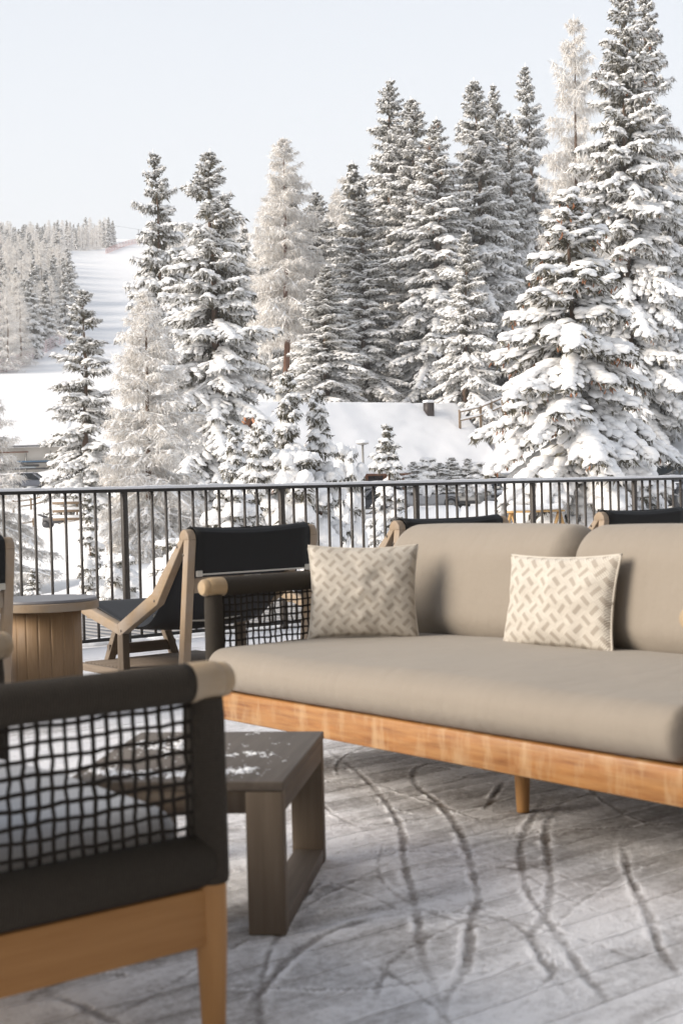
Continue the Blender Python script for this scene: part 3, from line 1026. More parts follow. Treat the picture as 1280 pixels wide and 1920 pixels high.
def lounger_proto(loc, label, wdt=.80):
    """wooden lounger with a black sling; faces +Y, origin below the top of its near rear corner"""
    lg = empty('lounger', loc, label=label, cat='lounger', group='sling loungers in a row along the railing')
    T = .045
    # side profile: rear leg and back rail meet in a rounded head
    for x0 in (0, wdt - T):
        fr = MB()
        fr.prism([(-.035, .775), (-.03, .80), (-.012, .822), (.012, .828), (.036, .818), (.052, .795), (.055, .77)], x0, x0 + T)
        p = fr.build('frame_head', M['teak'], lg, bevel=.004)
        MB().prism([(-.035, .775), (.012, .775), (.115, .0), (.068, .0)], x0, x0 + T).build('leg', M['teak'], lg, bevel=.004)
        MB().prism([(.0125, .775), (.055, .7745), (.335, .497), (.70, .318), (.672, .258), (.285, .44)], x0, x0 + T).build('back_rail', M['teak_y'], lg, bevel=.004)
        MB().prism([(.700, .318), (1.125, .418), (1.13, .365), (.6725, .2575)], x0, x0 + T).build('seat_rail', M['teak_y'], lg, bevel=.004)
        MB().prism([(.645, .0), (.71, .0), (.706, .266), (.65, .267)], x0 + .002, x0 + T - .002).build('leg', M['table_leg'], lg, bevel=.003)
        for yy, zz in ((.02, .70), (.075, .74), (.31, .46), (.66, .285), (1.09, .393)):
            for side in (-1, 1):
                sx = x0 - .001 if side < 0 else x0 + T - .001
                MB().lathe([(0, 0), (.008, 0), (.008, .002), (0, .0022)], 10, (sx, yy, zz), 0).build('screw', M['screw'], lg)
        MB().box((x0 + T / 2, .70, .058), (T - .006, .92, .04)).build('shelf_rail', M['grey_beam'], lg, bevel=.003)
    n_sl = 22
    for k in range(n_sl):
        MB().box((wdt / 2, .27 + k * .0405, .075), (wdt - 2 * T + .02, .031, .016)).build('shelf_slat', M['slat_grey'], lg)
    # splayed front legs with a stretcher
    for xb, xt in ((.16, .275), (wdt - .16, wdt - .275)):
        MB().bar((xb, 1.13, .0), (xt, 1.13, .33), .045, .045, (0, 1, 0)).build('leg', M['grey_beam'], lg, bevel=.003)
    MB().box((wdt / 2, 1.13, .135), (wdt - .36, .028, .06)).build('stretcher', M['slat_grey'], lg, bevel=.003)
    MB().box((wdt / 2, 1.10, .35), (wdt - 2 * T - .004, .05, .05)).build('seat_bar', M['teak_x'], lg, bevel=.003)
    MB().box((wdt / 2, .015, .545), (wdt - 2 * T - .004, .028, .075)).build('back_bar', M['teak_x'], lg, bevel=.003)
    MB().box((wdt / 2, .0, .578), (.10, .006, .012)).build('plate', M['pale_metal'], lg)
    # sling: over the head bar, down into the seat and up to the front bar
    prof = [(.02, .835), (.05, .822), (.075, .79), (.13, .70), (.22, .56), (.33, .42), (.43, .335), (.55, .30), (.70, .315), (.90, .365), (1.08, .412), (1.13, .42)]
    P = spline(prof)
    us = np.linspace(0, 1, 13)
    V = []
    for y_, z_ in P:
        for u_ in us:
            sag = .03 * math.sin(math.pi * u_) * (0.25 + .75 * math.sin(math.pi * min(1, max(0, y_ / 1.13))))
            V.append((T + .003 + u_ * (wdt - 2 * T - .006), y_, z_ - sag * .8))
    nu = len(us)
    i, j = np.meshgrid(np.arange(len(P) - 1), np.arange(nu - 1), indexing='ij')
    q = np.stack([i * nu + j, i * nu + j + 1, (i + 1) * nu + j + 1, (i + 1) * nu + j], -1).reshape(-1, 4)
    o = obj('sling', fast_mesh('sling', V, [q], True, [M['sling']]), lg)
    md = o.modifiers.new('solid', 'SOLIDIFY')
    md.thickness = .004
    hem = [(V[k * nu + nu - 1]) for k in range(len(P))]
    for col_ in (0, nu - 1):
        sl_ = MB().tube(np.array([V[k * nu + col_] for k in range(len(P))]) + np.array([0, 0, .004]), .005, 6).build('piping', M['sling'], o, True)
    # rear panel of the sling, wrapped over the head
    prof2 = [(.02, .836), (.0, .834), (-.022, .82), (-.033, .80), (-.03, .70), (-.022, .60)]
    P2 = spline(prof2)
    V2 = []
    for y_, z_ in P2:
        for u_ in us:
            sg = .018 * math.sin(math.pi * u_) * sm(np.array([z_]), .62, .83)[0]
            V2.append((T + .003 + u_ * (wdt - 2 * T - .006), y_ + .005, z_ - sg))
    i, j = np.meshgrid(np.arange(len(P2) - 1), np.arange(nu - 1), indexing='ij')
    q = np.stack([i * nu + j, i * nu + j + 1, (i + 1) * nu + j + 1, (i + 1) * nu + j], -1).reshape(-1, 4)
    o2 = obj('rear_panel', fast_mesh('rear_panel', V2, [q], True, [M['sling_rear']]), lg)
    md = o2.modifiers.new('solid', 'SOLIDIFY')
    md.thickness = .004
    e = np.array(V2).reshape(len(P2), nu, 3)
    MB().tube(e[-1] + np.array([0, -.004, 0]), .005, 6).build('hem', M['pale_metal'], lg, True)
    for cx_ in (T + .02, wdt - T - .02):
        MB().box((cx_, -.021, .605), (.035, .012, .03)).build('clip', M['pale_metal'], lg, bevel=.003)
    MB().tube([(T + .004 + u_ * (wdt - 2 * T - .008), .40, .375 - .045 * math.sin(math.pi * u_)) for u_ in us], .009, 8).build('hem', M['pale_metal'], lg, True)
    return lg


L2 = lounger_proto((3.757, 6.0, 0), 'wooden sling lounger beside the round side table')
for x, y, rz, lb in ((2.035, 6.0, 0, 'wooden sling lounger cut off by the edge on the far side of the round table'),
                     (5.125, 6.0, 0, 'wooden sling lounger whose head shows behind the first sofa back cushion'),
                     (6.815, 6.0, 0, 'wooden sling lounger whose head shows behind the second sofa back cushion')):
    c = copy_tree(L2)
    c.location = (x, y, 0)
    c.rotation_euler.z = rz
    c['label'] = lb
    if x > 5:
        c.scale.x = 1.07


# unseen hotel front, added behind the camera to block sky light from the terrace
M['blocker_wall'] = mat('bounce_plaster', (.52, .48, .43), .9)[0]  # pale so the added front bounces light back onto the terrace
ht = empty('added_hotel_facade', (4, -3.2, 0), label='unseen pale hotel front added to shade the terrace', cat='sky blocker')
for k in range(8):
    MB().box((-14 + k * 4.0, 0, 1.45 + 2.8), (3.96, .3, 8.7)).build('wall', M['blocker_wall'], ht)
    for z in (1.2, 4.4):
        wn = MB().box((-14 + k * 4.0, .17, z), (2.2, .06, 2.0)).build('window', M['slate'], ht)
        MB().box((-14 + k * 4.0, .2, z - 1.06), (2.4, .12, .08)).build('sill', M['grey_beam'], wn)
MB().box((0, 1.0, 8.8), (33, 2.6, .3)).build('roof', M['grey_beam'], ht)


# ------------------------------------------------------------------ trees
def blob_template(seg=6, rings=3):
    V = [(1, 0, 0)]
    for r_ in range(1, rings + 1):
        a = math.pi * r_ / (rings + 1)
        for s_ in range(seg):
            b_ = 2 * math.pi * s_ / seg
            V.append((math.cos(a), math.sin(a) * math.cos(b_), math.sin(a) * math.sin(b_)))
    V.append((-1, 0, 0))
    F = []
    for s_ in range(seg):
        F.append((0, 1 + s_, 1 + (s_ + 1) % seg))
    for r_ in range(rings - 1):
        o, p = 1 + r_ * seg, 1 + (r_ + 1) * seg
        for s_ in range(seg):
            t = (s_ + 1) % seg
            F += [(o + s_, p + s_, p + t), (o + s_, p + t, o + t)]
    o = 1 + (rings - 1) * seg
    for s_ in range(seg):
        F.append((len(V) - 1, o + (s_ + 1) % seg, o + s_))
    return np.array(V), np.array(F)


def norm(v):
    return v / (np.linalg.norm(v, axis=-1, keepdims=True) + 1e-9)


def blobs_to_mesh(C, D, Sz, g, seg=6, rings=3, jit=.16):
    """lumps centred at C, long axis D, half sizes Sz (length, width, thickness)"""
    T, F = blob_template(seg, rings)
    C, D, Sz = np.array(C), norm(np.array(D)), np.array(Sz)
    up = np.array([0, 0, 1.0])
    Sd = norm(np.cross(np.broadcast_to(up, D.shape), D) + 1e-6)
    U = np.cross(D, Sd)
    L = np.broadcast_to(T[None], (len(C),) + T.shape).copy()
    L *= 1 + (g.random(L.shape[:2])[..., None] - .5) * 2 * jit
    L[..., 2] = np.where(L[..., 2] < 0, L[..., 2] * .45, L[..., 2])
    L *= Sz[:, None]
    V = C[:, None] + L[..., :1] * D[:, None] + L[..., 1:2] * Sd[:, None] + L[..., 2:] * U[:, None]
    n = len(T)
    FF = (F[None] + (np.arange(len(C)) * n)[:, None, None]).reshape(-1, 3)
    return V.reshape(-1, 3), FF


def blades_to_mesh(P, D, L, W, fr, g):
    P, D = np.array(P), norm(np.array(D))
    L, W = np.array(L), np.array(W)
    rn = g.normal(size=P.shape)
    Sd = norm(np.cross(D, rn)) * W[:, None]
    V = np.stack([P - Sd, P + Sd, P + D * L[:, None]], 1).reshape(-1, 3)
    F = np.arange(len(V)).reshape(-1, 3)
    return V, F, np.repeat(np.array(fr), 3)


def trunk_mesh(h, r, g, lean=(0, 0)):
    zs = np.linspace(-.4, h, 14)
    pts = np.stack([lean[0] * (zs / h) ** 1.5 + .012 * h * (vnoise(zs * .4 + g.random() * 50, zs * 0) - .5),
                    lean[1] * (zs / h) ** 1.5 + .012 * h * (vnoise(zs * .4 + g.random() * 50, zs * 0) - .5), zs], 1)
    rad = r * (1 - np.clip(zs / h, 0, 1)) ** .9 + .006
    rad[:2] *= (1.35, 1.12)
    return pts, rad


def conifer(seed, h, Rb, whorls=30, per=6, snow=1.0, droop=.4, crown=.04, tstep=.2, frost=.35, gaps=.12, blobw=.085, prof=.74,
            larch=False, seg=6, rings=3, blade=.2, nbl=9, cones=0, twig_drop=.3, irregular=.24, top_snow=0.0):
    """returns (trunk pts, rad), (V, F) snow, (V, F, frost) needles, cone blobs; all in metres from the tree's foot"""
    g = np.random.default_rng(seed)
    tp, tr = trunk_mesh(h, max(.04, h * .0125), g)
    BC, BD, BS = [], [], []
    NP, ND, NL, NW, NF = [], [], [], [], []
    CC, CD, CS = [], [], []
    down = np.array([0, 0, -1.0])
    lop = g.random(8) * irregular * 2 + 1 - irregular
    for k in range(whorls):
        f = ((k + .35 + .3 * g.random()) / whorls) ** 1.12
        zc = h * (1 - f * (1 - crown))
        L0 = Rb * (f ** prof) * (1 - .22 * max(0, f - .82) / .18) + .012 * Rb
        tpr = max(top_snow, .5 + .5 * min(1, f * 3.2))
        bpr = .32 + .68 * min(1, f * 4.5)
        m_ = per + int(f * 2.5)
        az0 = g.random() * 6.28
        for q in range(m_):
            if g.random() < gaps * (f > .12):
                continue
            az = az0 + 6.283 * (q + .55 * (g.random() - .5)) / m_
            L = L0 * (.74 + .42 * g.random()) * lop[int(az / 6.283 * 8) % 8]
            p0 = (.55 * (1 - f) ** 1.5 + .02) + (g.random() - .5) * .26
            dr = (.10 + droop * f ** .8) * (.5 + 1.1 * g.random())
            zb = zc + (g.random() - .5) * h / whorls * 2.2 * min(1, f * 6)
            cx_, cy_ = np.interp(zb, tp[:, 2], tp[:, 0]), np.interp(zb, tp[:, 2], tp[:, 1])
            ns = max(5, int(L / tstep) + 2)
            s_ = np.linspace(.06, 1, ns)
            rad = L * s_ * (1 - .10 * dr * s_)
            bend = (g.random() - .5) * .35
            aa = az + bend * s_
            zz = zb + L * (s_ * p0 - dr * s_ ** 1.7 + .10 * s_ ** 4)
            A = np.stack([cx_ + rad * np.cos(aa), cy_ + rad * np.sin(aa), zz], 1)
            Tn = norm(np.gradient(A, axis=0))
            Sd = norm(np.cross(Tn, np.array([0, 0, 1.0])))
            # main axis snow
            keep = (s_ > .22) & (g.random(ns) < .55 + .45 * snow)
            wv = blobw * tpr * (1.2 + .9 * f) * (.75 + .5 * g.random(ns)) * (1.15 - .35 * s_) * (.4 if larch else 1)
            ln = np.maximum(L / ns * .85, wv)
            th_ = wv * (.85 if not larch else .7) * snow
            for u_ in np.nonzero(keep)[0]:
                BC.append(A[u_] + np.array([0, 0, th_[u_] * .55]))
                BD.append(Tn[u_])
                BS.append((ln[u_], wv[u_], th_[u_]))
            # side twigs
            for sg in (-1, 1):
                tw = norm(Tn * (.55 + .3 * g.random((ns, 1))) + Sd * sg * .85 + down * (twig_drop * (.4 + f) * (.5 + g.random((ns, 1)))) + g.normal(size=(ns, 3)) * .12)
                lt = (L * .36 * (1 - s_) ** .75 * sm(s_, 0, .35) + .10 * bpr + .05 * L0) * (.7 + .6 * g.random(ns))
                lt = np.minimum(lt, .9 if not larch else 1.2)
                for u_ in range(ns):
                    if s_[u_] < .14:
                        continue
                    P0, d_, l_ = A[u_], tw[u_], lt[u_]
                    if (not larch) or g.random() < .25 * snow:
                        nb_ = 1 if l_ < .34 else 2
                        for bq in range(nb_):
                            if g.random() > .45 + .5 * snow:
                                continue
                            c_ = (bq + .55) / nb_
                            w_ = blobw * tpr * (.6 + .55 * g.random()) * (1 + .35 * f) * (.45 if larch else 1)
                            t_ = w_ * (.55 + .4 * g.random()) * min(1.15, snow)
                            dd = norm(d_ + down * .35 * c_)
                            BC.append(P0 + d_ * l_ * c_ + down * (.16 * l_ * c_ * c_) + np.array([0, 0, t_ * .5]))
                            BD.append(dd)
                            BS.append((l_ / nb_ * .62, w_, t_))
                    nn = nbl if not larch else int(nbl * 1.6)
                    rr = g.random(nn)
                    P = P0 + np.outer(rr, d_ * l_) + np.outer(rr ** 2, down * .16 * l_) + g.normal(size=(nn, 3)) * (.03 if not larch else .05)
                    if larch:
                        Dv = d_ * .45 + down * (.35 + .55 * g.random((nn, 1))) + g.normal(size=(nn, 3)) * .55
                        fr_ = np.clip(g.random(nn) * 1.2 + .05, 0, 1)
                        ll = blade * bpr * (.5 + 1.0 * g.random(nn))
                        ww = np.full(nn, .011 * h / 12 + .004)
                    else:
                        Dv = d_ * .55 + down * (.25 + .75 * g.random((nn, 1))) + g.normal(size=(nn, 3)) * .38
                        fr_ = (g.random(nn) < frost) * (.45 + .55 * g.random(nn))
                        ll = blade * bpr * (.45 + .75 * g.random(nn))
                        ww = blade * (.10 + .10 * g.random(nn))
                        P = P + np.array([0, 0, -.015])
                    NP.append(P)
                    ND.append(Dv)
                    NL.append(ll)
                    NW.append(ww)
                    NF.append(fr_)
                    if cones and f < .75 and s_[u_] > .55 and g.random() < cones:
                        for _ in range(int(1 + 3 * g.random())):
                            CC.append(P0 + d_ * l_ * (.4 + .5 * g.random()) + down * (.14 + .10 * g.random()) + g.normal(size=3) * .04)
                            CD.append(down + g.normal(size=3) * .25)
                            CS.append((.08 + .02 * g.random(), .021, .021))
            if not larch:
                # dark inner foliage around the bough
                nn = int(6 + 7 * L)
                rr = g.random(nn) * .7
                P = np.stack([np.interp(rr, s_, A[:, c_]) for c_ in range(3)], 1) + g.normal(size=(nn, 3)) * .06
                NP.append(P + np.array([0, 0, -.05]))
                ND.append(np.tile(down, (nn, 1)) + g.normal(size=(nn, 3)) * .6)
                NL.append(blade * bpr * 1.5 * (.6 + .7 * g.random(nn)))
                NW.append(blade * .26 * np.ones(nn))
                NF.append((g.random(nn) < .12) * .5)
            else:
                NP.append(A)
                ND.append(Tn)
                NL.append(np.full(ns, L / ns * 1.15))
                NW.append(np.full(ns, .012 + .006 * L))
                NF.append(np.full(ns, .45))
    # leader
    BC.append(np.array([tp[-1, 0], tp[-1, 1], h - .1]))
    BD.append(np.array([.1, 0, 1.0]))
    BS.append((.22 * h / 12, blobw * .45, blobw * .45))
    sn = blobs_to_mesh(BC, BD, BS, g, seg, rings)
    nd = blades_to_mesh(np.concatenate(NP), np.concatenate(ND), np.concatenate(NL), np.concatenate(NW), np.concatenate(NF), g)
    cn = blobs_to_mesh(CC, CD, CS, g, 5, 2, .05) if CC else None
    return (tp, tr), sn, nd, cn


PROTO = {}


def proto(key, red=False, **kw):
    (tp, tr), sn, nd, cn = conifer(**kw)
    lar = kw.get('larch')
    mb = MB().tube(tp, tr, 9)
    tm = fast_mesh('trunk', np.concatenate(mb.V), [np.concatenate(f) for f in mb.F.values()], True, [M['red_bark' if red else 'bark']])
    sm_ = fast_mesh('snow_load', sn[0], [sn[1]], True, [M['tree_snow']])
    nm = fast_mesh('crown', nd[0], [nd[1]], False, [M['larch' if lar else 'needles']], attrs={'frost': nd[2]})
    cm = fast_mesh('cones', cn[0], [cn[1]], True, [M['cone']]) if cn else None
    PROTO[key] = (kw['h'], kw['Rb'], tm, sm_, nm, cm)


def plant(key, name, px, top, d, hw, label, cat='tree', group=None, rz=None, base=None, lean=0.0, zoff=0.0):
    """tree of kind key: foot at pixel column px, d metres away; top at pixel row top; hw its half width in pixels"""
    h0, r0_, tm, sm_, nm, cm = PROTO[key]
    b_ = base_at(px, d) if base is None else np.array(base, float)
    b_[2] += zoff
    hh = at(px, top, d)[2] - b_[2]
    rad = hw * (1.6 if key.startswith('spruce') else 1.12 if 'larch' in key else 1.0) / FPX * d
    o = empty(name, b_, rz if rz is not None else RNG.random() * 6.28, label=label, cat=cat, group=group)
    o.scale = (rad / r0_, rad / r0_, hh / h0)
    o.rotation_euler.x, o.rotation_euler.y = (RNG.random(2) - .5) * .045
    obj('trunk', tm, o)
    obj('crown', nm, o)
    obj('snow_load', sm_, o)['kind'] = 'stuff'
    if cm:
        obj('cones', cm, o)['kind'] = 'stuff'
    return o


# kinds
proto('spruce_a', seed=1, h=16, Rb=2.9, whorls=30, per=6, snow=.95, droop=.60, tstep=.21, frost=.68, blobw=.10, gaps=.16, blade=.24)
proto('spruce_b', prof=.64, seed=2, h=24, Rb=3.6, whorls=40, per=6, snow=.88, droop=.62, tstep=.27, frost=.74, blobw=.13, gaps=.16, blade=.33, nbl=8)
proto('spruce_c', prof=.62, seed=3, h=24, Rb=3.2, whorls=36, per=6, snow=.85, droop=.52, tstep=.27, frost=.74, blobw=.125, gaps=.16, blade=.33, nbl=8, irregular=.28)
proto('spruce_cone', seed=4, h=24, Rb=3.6, whorls=38, per=7, snow=.92, droop=.68, tstep=.25, frost=.64, blobw=.13, gaps=.15, blade=.3, nbl=9, cones=.09)
proto('spruce_heavy', seed=5, h=10.8, Rb=3.0, whorls=22, per=5, snow=.86, droop=.80, tstep=.15, frost=.45, blobw=.105, gaps=.10, blade=.24, nbl=12, cones=.22, crown=.07, prof=.72, seg=8, rings=4, twig_drop=.6, top_snow=1.15)
proto('spruce_open', seed=6, h=11, Rb=1.6, whorls=20, per=5, snow=.8, droop=.36, tstep=.15, frost=.6, blobw=.09, gaps=.14, blade=.2, nbl=10, prof=.6, irregular=.25)
proto('sapling_slim', seed=17, h=4.0, Rb=.5, whorls=15, per=5, snow=1.0, droop=.4, tstep=.09, frost=.45, blobw=.07, gaps=.10, blade=.13, nbl=9, prof=.5, seg=8, rings=4, irregular=.35, twig_drop=.3)
proto('sapling', seed=7, h=4.0, Rb=.75, whorls=13, per=5, snow=1.0, droop=.45, tstep=.12, frost=.45, blobw=.085, gaps=.10, blade=.14, nbl=9, prof=.55, seg=8, rings=4, irregular=.3, twig_drop=.3)
proto('sapling_thin', seed=8, h=4.0, Rb=.6, whorls=11, per=5, snow=1.0, droop=.5, tstep=.10, frost=.45, blobw=.075, gaps=.12, blade=.13, nbl=9, prof=.6, seg=8, rings=4, irregular=.35, twig_drop=.3)
proto('bush', seed=9, h=2.4, Rb=.62, whorls=8, per=6, snow=1.2, droop=.6, tstep=.13, frost=.35, blobw=.14, gaps=.05, blade=.14, nbl=8, prof=.4, seg=8, rings=4, irregular=.3, twig_drop=.3)
proto('larch_near', seed=12, h=8.6, Rb=2.1, whorls=24, per=7, snow=.9, droop=.42, tstep=.12, blobw=.10, gaps=.05, blade=.22, nbl=9, larch=True, prof=.75, irregular=.2)
proto('larch_tall', red=True, seed=13, h=21, Rb=3.1, whorls=34, per=6, snow=.75, droop=.36, tstep=.24, blobw=.12, gaps=.12, blade=.42, nbl=8, larch=True, crown=.30, prof=.62, irregular=.28)
proto('larch_far', seed=14, h=22, Rb=3.3, whorls=28, per=6, snow=.6, droop=.42, tstep=.36, blobw=.12, gaps=.08, blade=.6, nbl=9, larch=True, crown=.1, prof=.6, irregular=.2)
# small versions for the far woods
proto('far_spruce', seed=15, h=13, Rb=2.1, whorls=17, per=5, snow=.75, droop=.45, tstep=.5, frost=.7, blobw=.2, gaps=.1, blade=.5, nbl=4, seg=5, rings=2)
proto('far_spruce_b', seed=16, h=13, Rb=2.3, whorls=15, per=6, snow=.7, droop=.35, tstep=.5, frost=.72, blobw=.19, gaps=.12, blade=.5, nbl=4, seg=5, rings=2, irregular=.3)
proto('far_larch', seed=17, h=13, Rb=2.4, whorls=15, per=6, snow=.5, droop=.38, tstep=.5, blobw=.18, gaps=.06, blade=.75, nbl=6, larch=True, prof=.55, seg=5, rings=2)

SPR, LAR = 'spruce_tree', 'larch_tree'
plant('spruce_open', SPR, 160, 545, 75, 54, 'slim snowy spruce standing alone before the open ski slope', rz=.4)
plant('larch_near', LAR, 276, 552, 45, 122, 'frosted beige larch with sweeping low branches just behind the railing', rz=1.1)
plant('spruce_a', SPR, 322, 288, 82, 68, 'narrow tall spruce behind the broad one, nearest the ski slope', rz=2.0)
plant('spruce_a', SPR, 410, 280, 70, 108, 'broad dark spruce with snowy boughs between two frosted larches', rz=.0)
plant('larch_tall', LAR, 542, 264, 115, 76, 'tall frosted larch with bare red trunk rising behind the cabin', rz=.7)
plant('spruce_b', SPR, 600, 362, 126, 55, 'thin spruce top just beside the tall frosted larch', rz=3.0)
plant('spruce_b', SPR, 618, 500, 108, 70, 'dark spruce right behind the cabin roof beside the red trunk', rz=4.1)
plant('larch_far', LAR, 645, 362, 150, 50, 'pale far larch in the gap between spruces', rz=.3)
plant('spruce_c', SPR, 693, 368, 118, 68, 'spruce behind the middle of the cabin roof', rz=1.9)
plant('spruce_c', SPR, 741, 158, 126, 62, 'tall ragged spruce, leftmost top of the high group', rz=5.0)
plant('spruce_b', SPR, 783, 192, 124, 78, 'second tall spruce of the high group behind the cabin', rz=2.2)
plant('spruce_cone', SPR, 830, 228, 118, 80, 'broad spruce of the high group above the dark chimney', rz=.9)
plant('spruce_a', SPR, 876, 440, 103, 60, 'shorter snowy spruce with bare lower trunk by the rail fence', rz=3.6)
plant('spruce_b', SPR, 915, 152, 122, 76, 'tall pointed spruce right of the high group', rz=1.2)
plant('spruce_c', SPR, 948, 162, 129, 44, 'slender spire close behind the tall pointed spruce', rz=2.8)
plant('spruce_c', SPR, 973, 214, 127, 42, 'lower slender spire beside the pointed spruce', rz=4.4)
plant('spruce_b', SPR, 1020, 126, 132, 48, 'narrow spruce spire before the pale tall larch', rz=.2)
plant('larch_far', LAR, 1086, 40, 98, 72, 'tall pale frosted larch behind the giant spruce', rz=1.6)
plant('spruce_cone', SPR, 1176, -22, 75, 98, 'giant cone bearing spruce reaching the top edge', rz=2.4)
plant('spruce_cone', SPR, 1240, -30, 80, 66, 'second top of the giant spruce stand at the right edge', rz=5.2)
plant('spruce_heavy', SPR, 1082, 360, 45, 160, 'nearest spruce with heavy snow cushions and brown cones', rz=.5)
plant('spruce_b', SPR, 1285, 380, 84, 80, 'dark spruce at the right edge under the giant one', rz=.8)

G = 'young spruces just beyond the railing'
SAP = 'young_spruce'
plant('sapling_slim', SAP, 540, 700, 30, 44, 'young spruce with a crooked leader before the cabin gable', group=G, rz=.3)
plant('sapling', SAP, 602, 735, 30.5, 52, 'snow laden young spruce before the middle of the roof', group=G, rz=2.3)
plant('sapling', SAP, 490, 798, 29, 56, 'bulky young spruce left of the crooked one', group=G, rz=4.0)
plant('sapling_thin', SAP, 731, 796, 35, 42, 'thin young spruce with a bare spike beside the lamp', group=G, rz=1.1)
plant('sapling', SAP, 440, 800, 34, 46, 'young spruce under the broad dark spruce', group=G, rz=5.1)
plant('bush', 'snowy_bush', 560, 862, 29, 60, 'low snow buried bush between the young spruces', 'bush', 'snowy bushes beyond the railing', rz=1)
plant('bush', 'snowy_bush', 646, 850, 33, 34, 'low snow buried bush below the lamp', 'bush', 'snowy bushes beyond the railing', rz=2)
plant('bush', 'snowy_bush', 430, 930, 27, 60, 'snow buried bush seen through the bars beside the lounger', 'bush', 'snowy bushes beyond the railing', rz=3)
plant('bush', 'snowy_bush', 330, 1020, 24, 60, 'small snow buried bush low behind the thick post', 'bush', 'snowy bushes beyond the railing', rz=4)
plant('bush', 'snowy_bush', 225, 1050, 22, 45, 'small snow mounded bush beside the railing foot', 'bush', 'snowy bushes beyond the railing', rz=.5)
plant('sapling_thin', SAP, 168, 930, 25, 34, 'young spruce seen through the bars above the round table', group=G, rz=.2)
plant('sapling_thin', SAP, 60, 1068, 21, 24, 'tiny spruce at the bars near the left edge', group=G, rz=.9)
plant('larch_near', LAR, -42, 700, 42, 118, 'frosted larch reaching in from the left edge', rz=.1)

# row of small spruces on the bank before the cabin
for k, (px, tp_) in enumerate(((775, 866), (802, 862), (826, 868), (850, 858), (878, 860), (900, 870))):
    plant(('sapling', 'bush', 'sapling_thin', 'sapling_slim')[k % 4], 'hedge_spruce', px, tp_, 74, 22, 'small spruce in the row before the cabin eaves, %s from the thin young spruce' % ('first', 'second', 'third', 'fourth', 'fifth', 'sixth')[k], 'shrub', 'row of small spruces before the cabin', rz=k * 1.3,
          base=list(at(px, 925, 74)))

# wood on the slope behind and on the far side of the piste
cnt = 0
g = np.random.default_rng(21)
KS = ['far_spruce', 'far_larch', 'far_spruce_b', 'far_larch']


def far_tree(px, d, hpx=None, hm=None, key=None, lab='', grp=''):
    b_ = base_at(px, d)
    key = key or KS[int(g.integers(4))]
    h0, r0_, tm, sm_, nm, cm = PROTO[key]
    hm = hm or (9 + 5 * g.random())
    o = empty('far_larch' if 'larch' in key else 'far_spruce', b_, g.random() * 6.28, label=lab, cat='tree', group=grp)
    s_ = hm / h0
    o.scale = (s_ * (.85 + .4 * g.random()),) * 2 + (s_,)
    obj('trunk', tm, o)
    obj('crown', nm, o)
    obj('snow_load', sm_, o)['kind'] = 'stuff'
    return o


FW = 'frosted tree in the dense wood left of the piste'
placed = []
tries = 0
while len(placed) < 230 and tries < 4000:
    tries += 1
    d = 238 + (1 - (1 - g.random()) ** 1.0) * 330
    edge = np.interp(d, [238, 262, 300, 345, 400, 470, 570], [25, 85, 140, 146, 138, 116, 96])
    px = -45 + g.random() * (edge + 45)
    w_ = 3.1 * FPX / d
    if any(abs(px - a) < w_ * .55 and abs(d - b_) < 9 for a, b_ in placed):
        continue
    placed.append((px, d))
    lark = 'larch' if g.random() < .5 else 'spruce'
    key = {'larch': 'far_larch', 'spruce': ('far_spruce', 'far_spruce_b')[int(g.integers(2))]}[lark]
    far_tree(px, d, key=key, hm=np.interp(d, [240, 330, 450, 570], [12, 12, 9, 8]) + 4 * g.random(),
             lab='frosted pale larch in the dense wood beside the piste' if lark == 'larch' else 'dark snowy spruce in the dense wood beside the piste', grp=lark + ' trees of the wood beside the piste')
for k in range(34):
    px = 98 + (k % 17) * 7.8 + g.random() * 4
    d = (548, 580)[k // 17] + g.random() * 10 + (px - 98) * .35
    lark = g.random() < .4
    far_tree(px, d, key='far_larch' if lark else ('far_spruce', 'far_spruce_b')[k % 2], hm=8.5 + 4.5 * g.random(),
             lab='small %s in the strip of wood along the skyline' % ('pale larch' if lark else 'dark spruce'), grp='%s along the skyline' % ('larches' if lark else 'spruces'))
for k in range(60):
    px = 420 + g.random() * 900
    d = 138 + 75 * g.random() ** 1.3
    lark = g.random() < .4
    far_tree(px, d, key='far_larch' if lark else 'far_spruce', hm=14 + 8 * g.random(),
             lab='%s half hidden in the wood behind the cabin' % ('pale larch' if lark else 'snowy spruce'), grp='%s in the wood behind the cabin' % ('larches' if lark else 'spruces'))
for k in range(26):
    px = 300 + g.random() * 300
    d = 420 + 200 * g.random()
    far_tree(px, d, key='far_larch', hm=12 + 5 * g.random(), lab='pale larch on the far hill above the piste', grp='larches on the far hill')


# ------------------------------------------------------------------ buildings
M['cabin_wood'] = wood('cabin_wood', (.16, .065, .032), (.24, .105, .055), axis=2, rough=.7, fine=20)
M['verge'] = wood('verge_board', (.42, .17, .075), (.52, .24, .115), axis=1, rough=.6, fine=20)
M['chimney'] = mat('dark_sheet', (.045, .035, .032), .5)[0]
M['render'], nt, b = mat('grey_render', (.5, .49, .47), .9)
M['shed_wall'], nt, b = mat('pale_wall', rough=.9)
nt.links.new(mixc(nt, noise(nt, mapping(nt), .8, 4), (.50, .46, .41), (.62, .585, .54)), b.inputs['Base Color'])
M['glass'] = mat('dark_glass', (.02, .025, .03), .08, spec=.8)[0]
M['steel'] = mat('galvanised_steel', (.33, .32, .3), .5, metal=.5)[0]
M['dark'] = mat('dark_metal', (.03, .03, .035), .5)[0]
M['blue'] = mat('blue_pipe', (.05, .13, .22), .5)[0]
M['pipe'] = mat('pale_pipe', (.38, .42, .44), .5)[0]


def world_rz(lat, dep):
    """rotation that turns local +X to the given (lateral, depth) direction"""
    v_ = R0 * lat + FH * dep
    return math.atan2(v_[1], v_[0])


